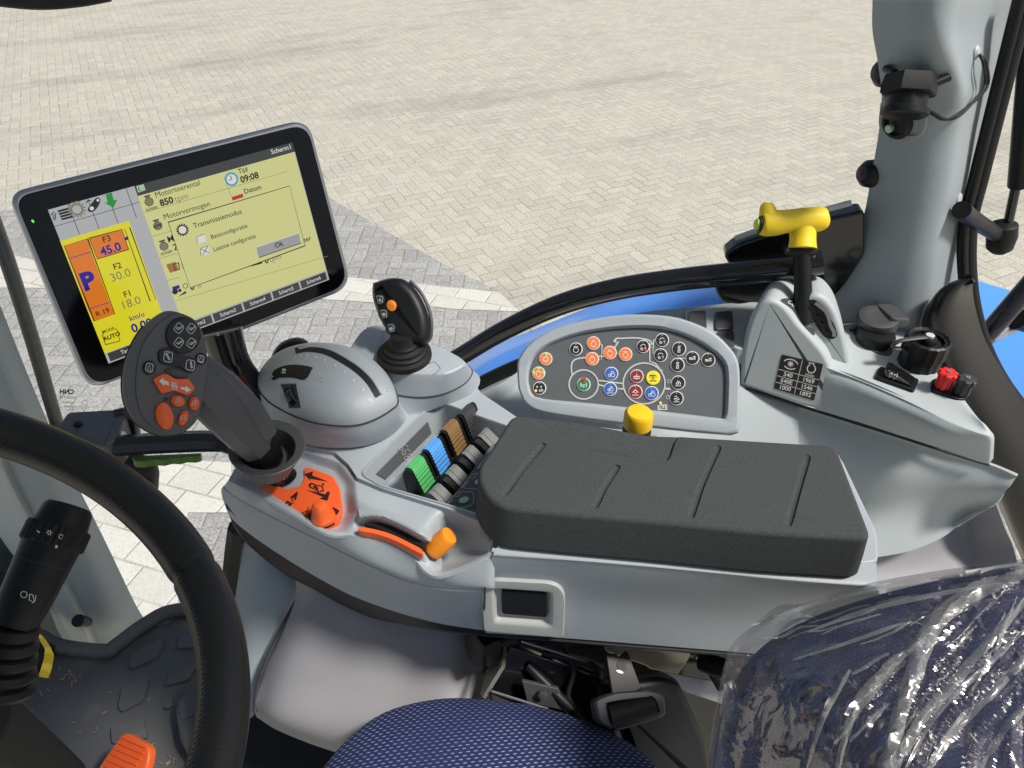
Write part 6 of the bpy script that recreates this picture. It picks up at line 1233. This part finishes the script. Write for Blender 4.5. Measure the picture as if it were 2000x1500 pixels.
b = MB('dark_grey'); b.slab([(1020, 1330), (1090, 1345), (1110, 1390), (1030, 1372)], Plane(G(1060, 1360, .915), Vector((0, -.8, .5))), .006, .001); b.lathe([(.006, 0), (.006, .004), (.002, .005)], G(1060, 1355, .91), Vector((0, -.8, .5)), seg=6); b.build('small_bracket', t)
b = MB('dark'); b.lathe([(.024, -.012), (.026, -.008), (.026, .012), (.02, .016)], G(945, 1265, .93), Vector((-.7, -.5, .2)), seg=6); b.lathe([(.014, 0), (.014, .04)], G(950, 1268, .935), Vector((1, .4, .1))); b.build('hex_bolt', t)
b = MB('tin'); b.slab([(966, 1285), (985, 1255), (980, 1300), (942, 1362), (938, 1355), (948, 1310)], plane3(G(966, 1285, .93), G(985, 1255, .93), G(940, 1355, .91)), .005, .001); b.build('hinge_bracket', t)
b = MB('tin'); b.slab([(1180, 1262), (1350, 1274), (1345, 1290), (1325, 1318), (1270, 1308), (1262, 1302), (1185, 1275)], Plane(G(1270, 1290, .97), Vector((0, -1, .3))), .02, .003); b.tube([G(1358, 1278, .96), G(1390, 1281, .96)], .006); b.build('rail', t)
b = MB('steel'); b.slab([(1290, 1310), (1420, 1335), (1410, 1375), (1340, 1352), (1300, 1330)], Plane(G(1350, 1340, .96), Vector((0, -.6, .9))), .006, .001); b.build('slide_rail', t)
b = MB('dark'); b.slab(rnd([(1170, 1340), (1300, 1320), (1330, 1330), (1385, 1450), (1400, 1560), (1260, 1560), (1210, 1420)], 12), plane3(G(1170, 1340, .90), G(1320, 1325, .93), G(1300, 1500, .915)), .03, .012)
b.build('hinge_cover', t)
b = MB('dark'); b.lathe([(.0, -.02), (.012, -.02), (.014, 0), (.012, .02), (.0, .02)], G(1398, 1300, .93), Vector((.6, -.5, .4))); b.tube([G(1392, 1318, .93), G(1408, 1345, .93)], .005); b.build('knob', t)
t = thing('belt_buckle', 'black seat belt buckle with slotted tongue standing between cushion and console', 'belt buckle', G(1230, 1420, .87))
BU = plane3(G(1160, 1360, .865), G(1290, 1350, .875), G(1200, 1440, .85))
b = MB('dark_grey'); bo = polar(rnd([(1158, 1368), (1195, 1352), (1262, 1348), (1295, 1358), (1298, 1396), (1286, 1402), (1204, 1428), (1166, 1410)], 8), (1235, 1392), 80); bi = polar(rnd([(1182, 1374), (1272, 1362), (1284, 1392), (1196, 1420)], 6), (1235, 1392), 80)
b.loft([[BU.pt(*p, h) for p in mixr(bo, bi, k)] for k, h in ((0, -.02), (0, .004), (.2, .007), (.8, .007), (1, .004), (1, -.012), (3, -.012))][:6]); b.build('guide_frame', t)
b = MB('rubber'); b.tube([BU.pt(1190, 1402, .0), BU.pt(1232, 1392, .0), BU.pt(1276, 1380, .0)], .014, seg=18); b.build('webbing_roller', t)
b = MB('dark'); b.slab(rnd([(1183, 1278), (1204, 1276), (1210, 1284), (1222, 1270), (1228, 1276), (1254, 1345), (1240, 1352), (1196, 1360)], 4), plane3(G(1190, 1280, .88), G(1225, 1275, .885), G(1220, 1360, .865)), .005, .0015); 
tgp = plane3(G(1190, 1280, .88), G(1225, 1275, .885), G(1220, 1360, .865)); b.poly(tgp, ell(1214, 1300, 9, 12, -15), 'ink', .001); b.poly(tgp, ell(1210, 1312, 7, 2.4, 20), 'tin', .0014); b.build('tongue', t)
# ------------------------------------------------------------------ cab roof overhead (out of view, shades the cab)
b = MB(); rc_ = Vector((-.33, .02, ZC+.42)); b.box(rc_, 1.45, 1.9, .12, m='grey_pillar', bev=.05); b.build('cab_roof', None, 'grey cab roof above the driver, out of the picture', cat='roof')

t = thing('cab_door', 'left cab door with a grey lower panel, added behind the viewer to block low light', 'door', Vector((-.3, -.93, 1.6)))  # unseen; solid lower panel added to block low sky and bounce light
b = MB('grey_pillar'); b.box(Vector((-.3, -.95, 2.0)), 1.4, .05, .8, bev=.02); b.build('lower_panel', t)
b = MB('glass'); b.box(Vector((-.3, -.95, 2.86)), 1.4, .006, .9); b.build('pane', t)
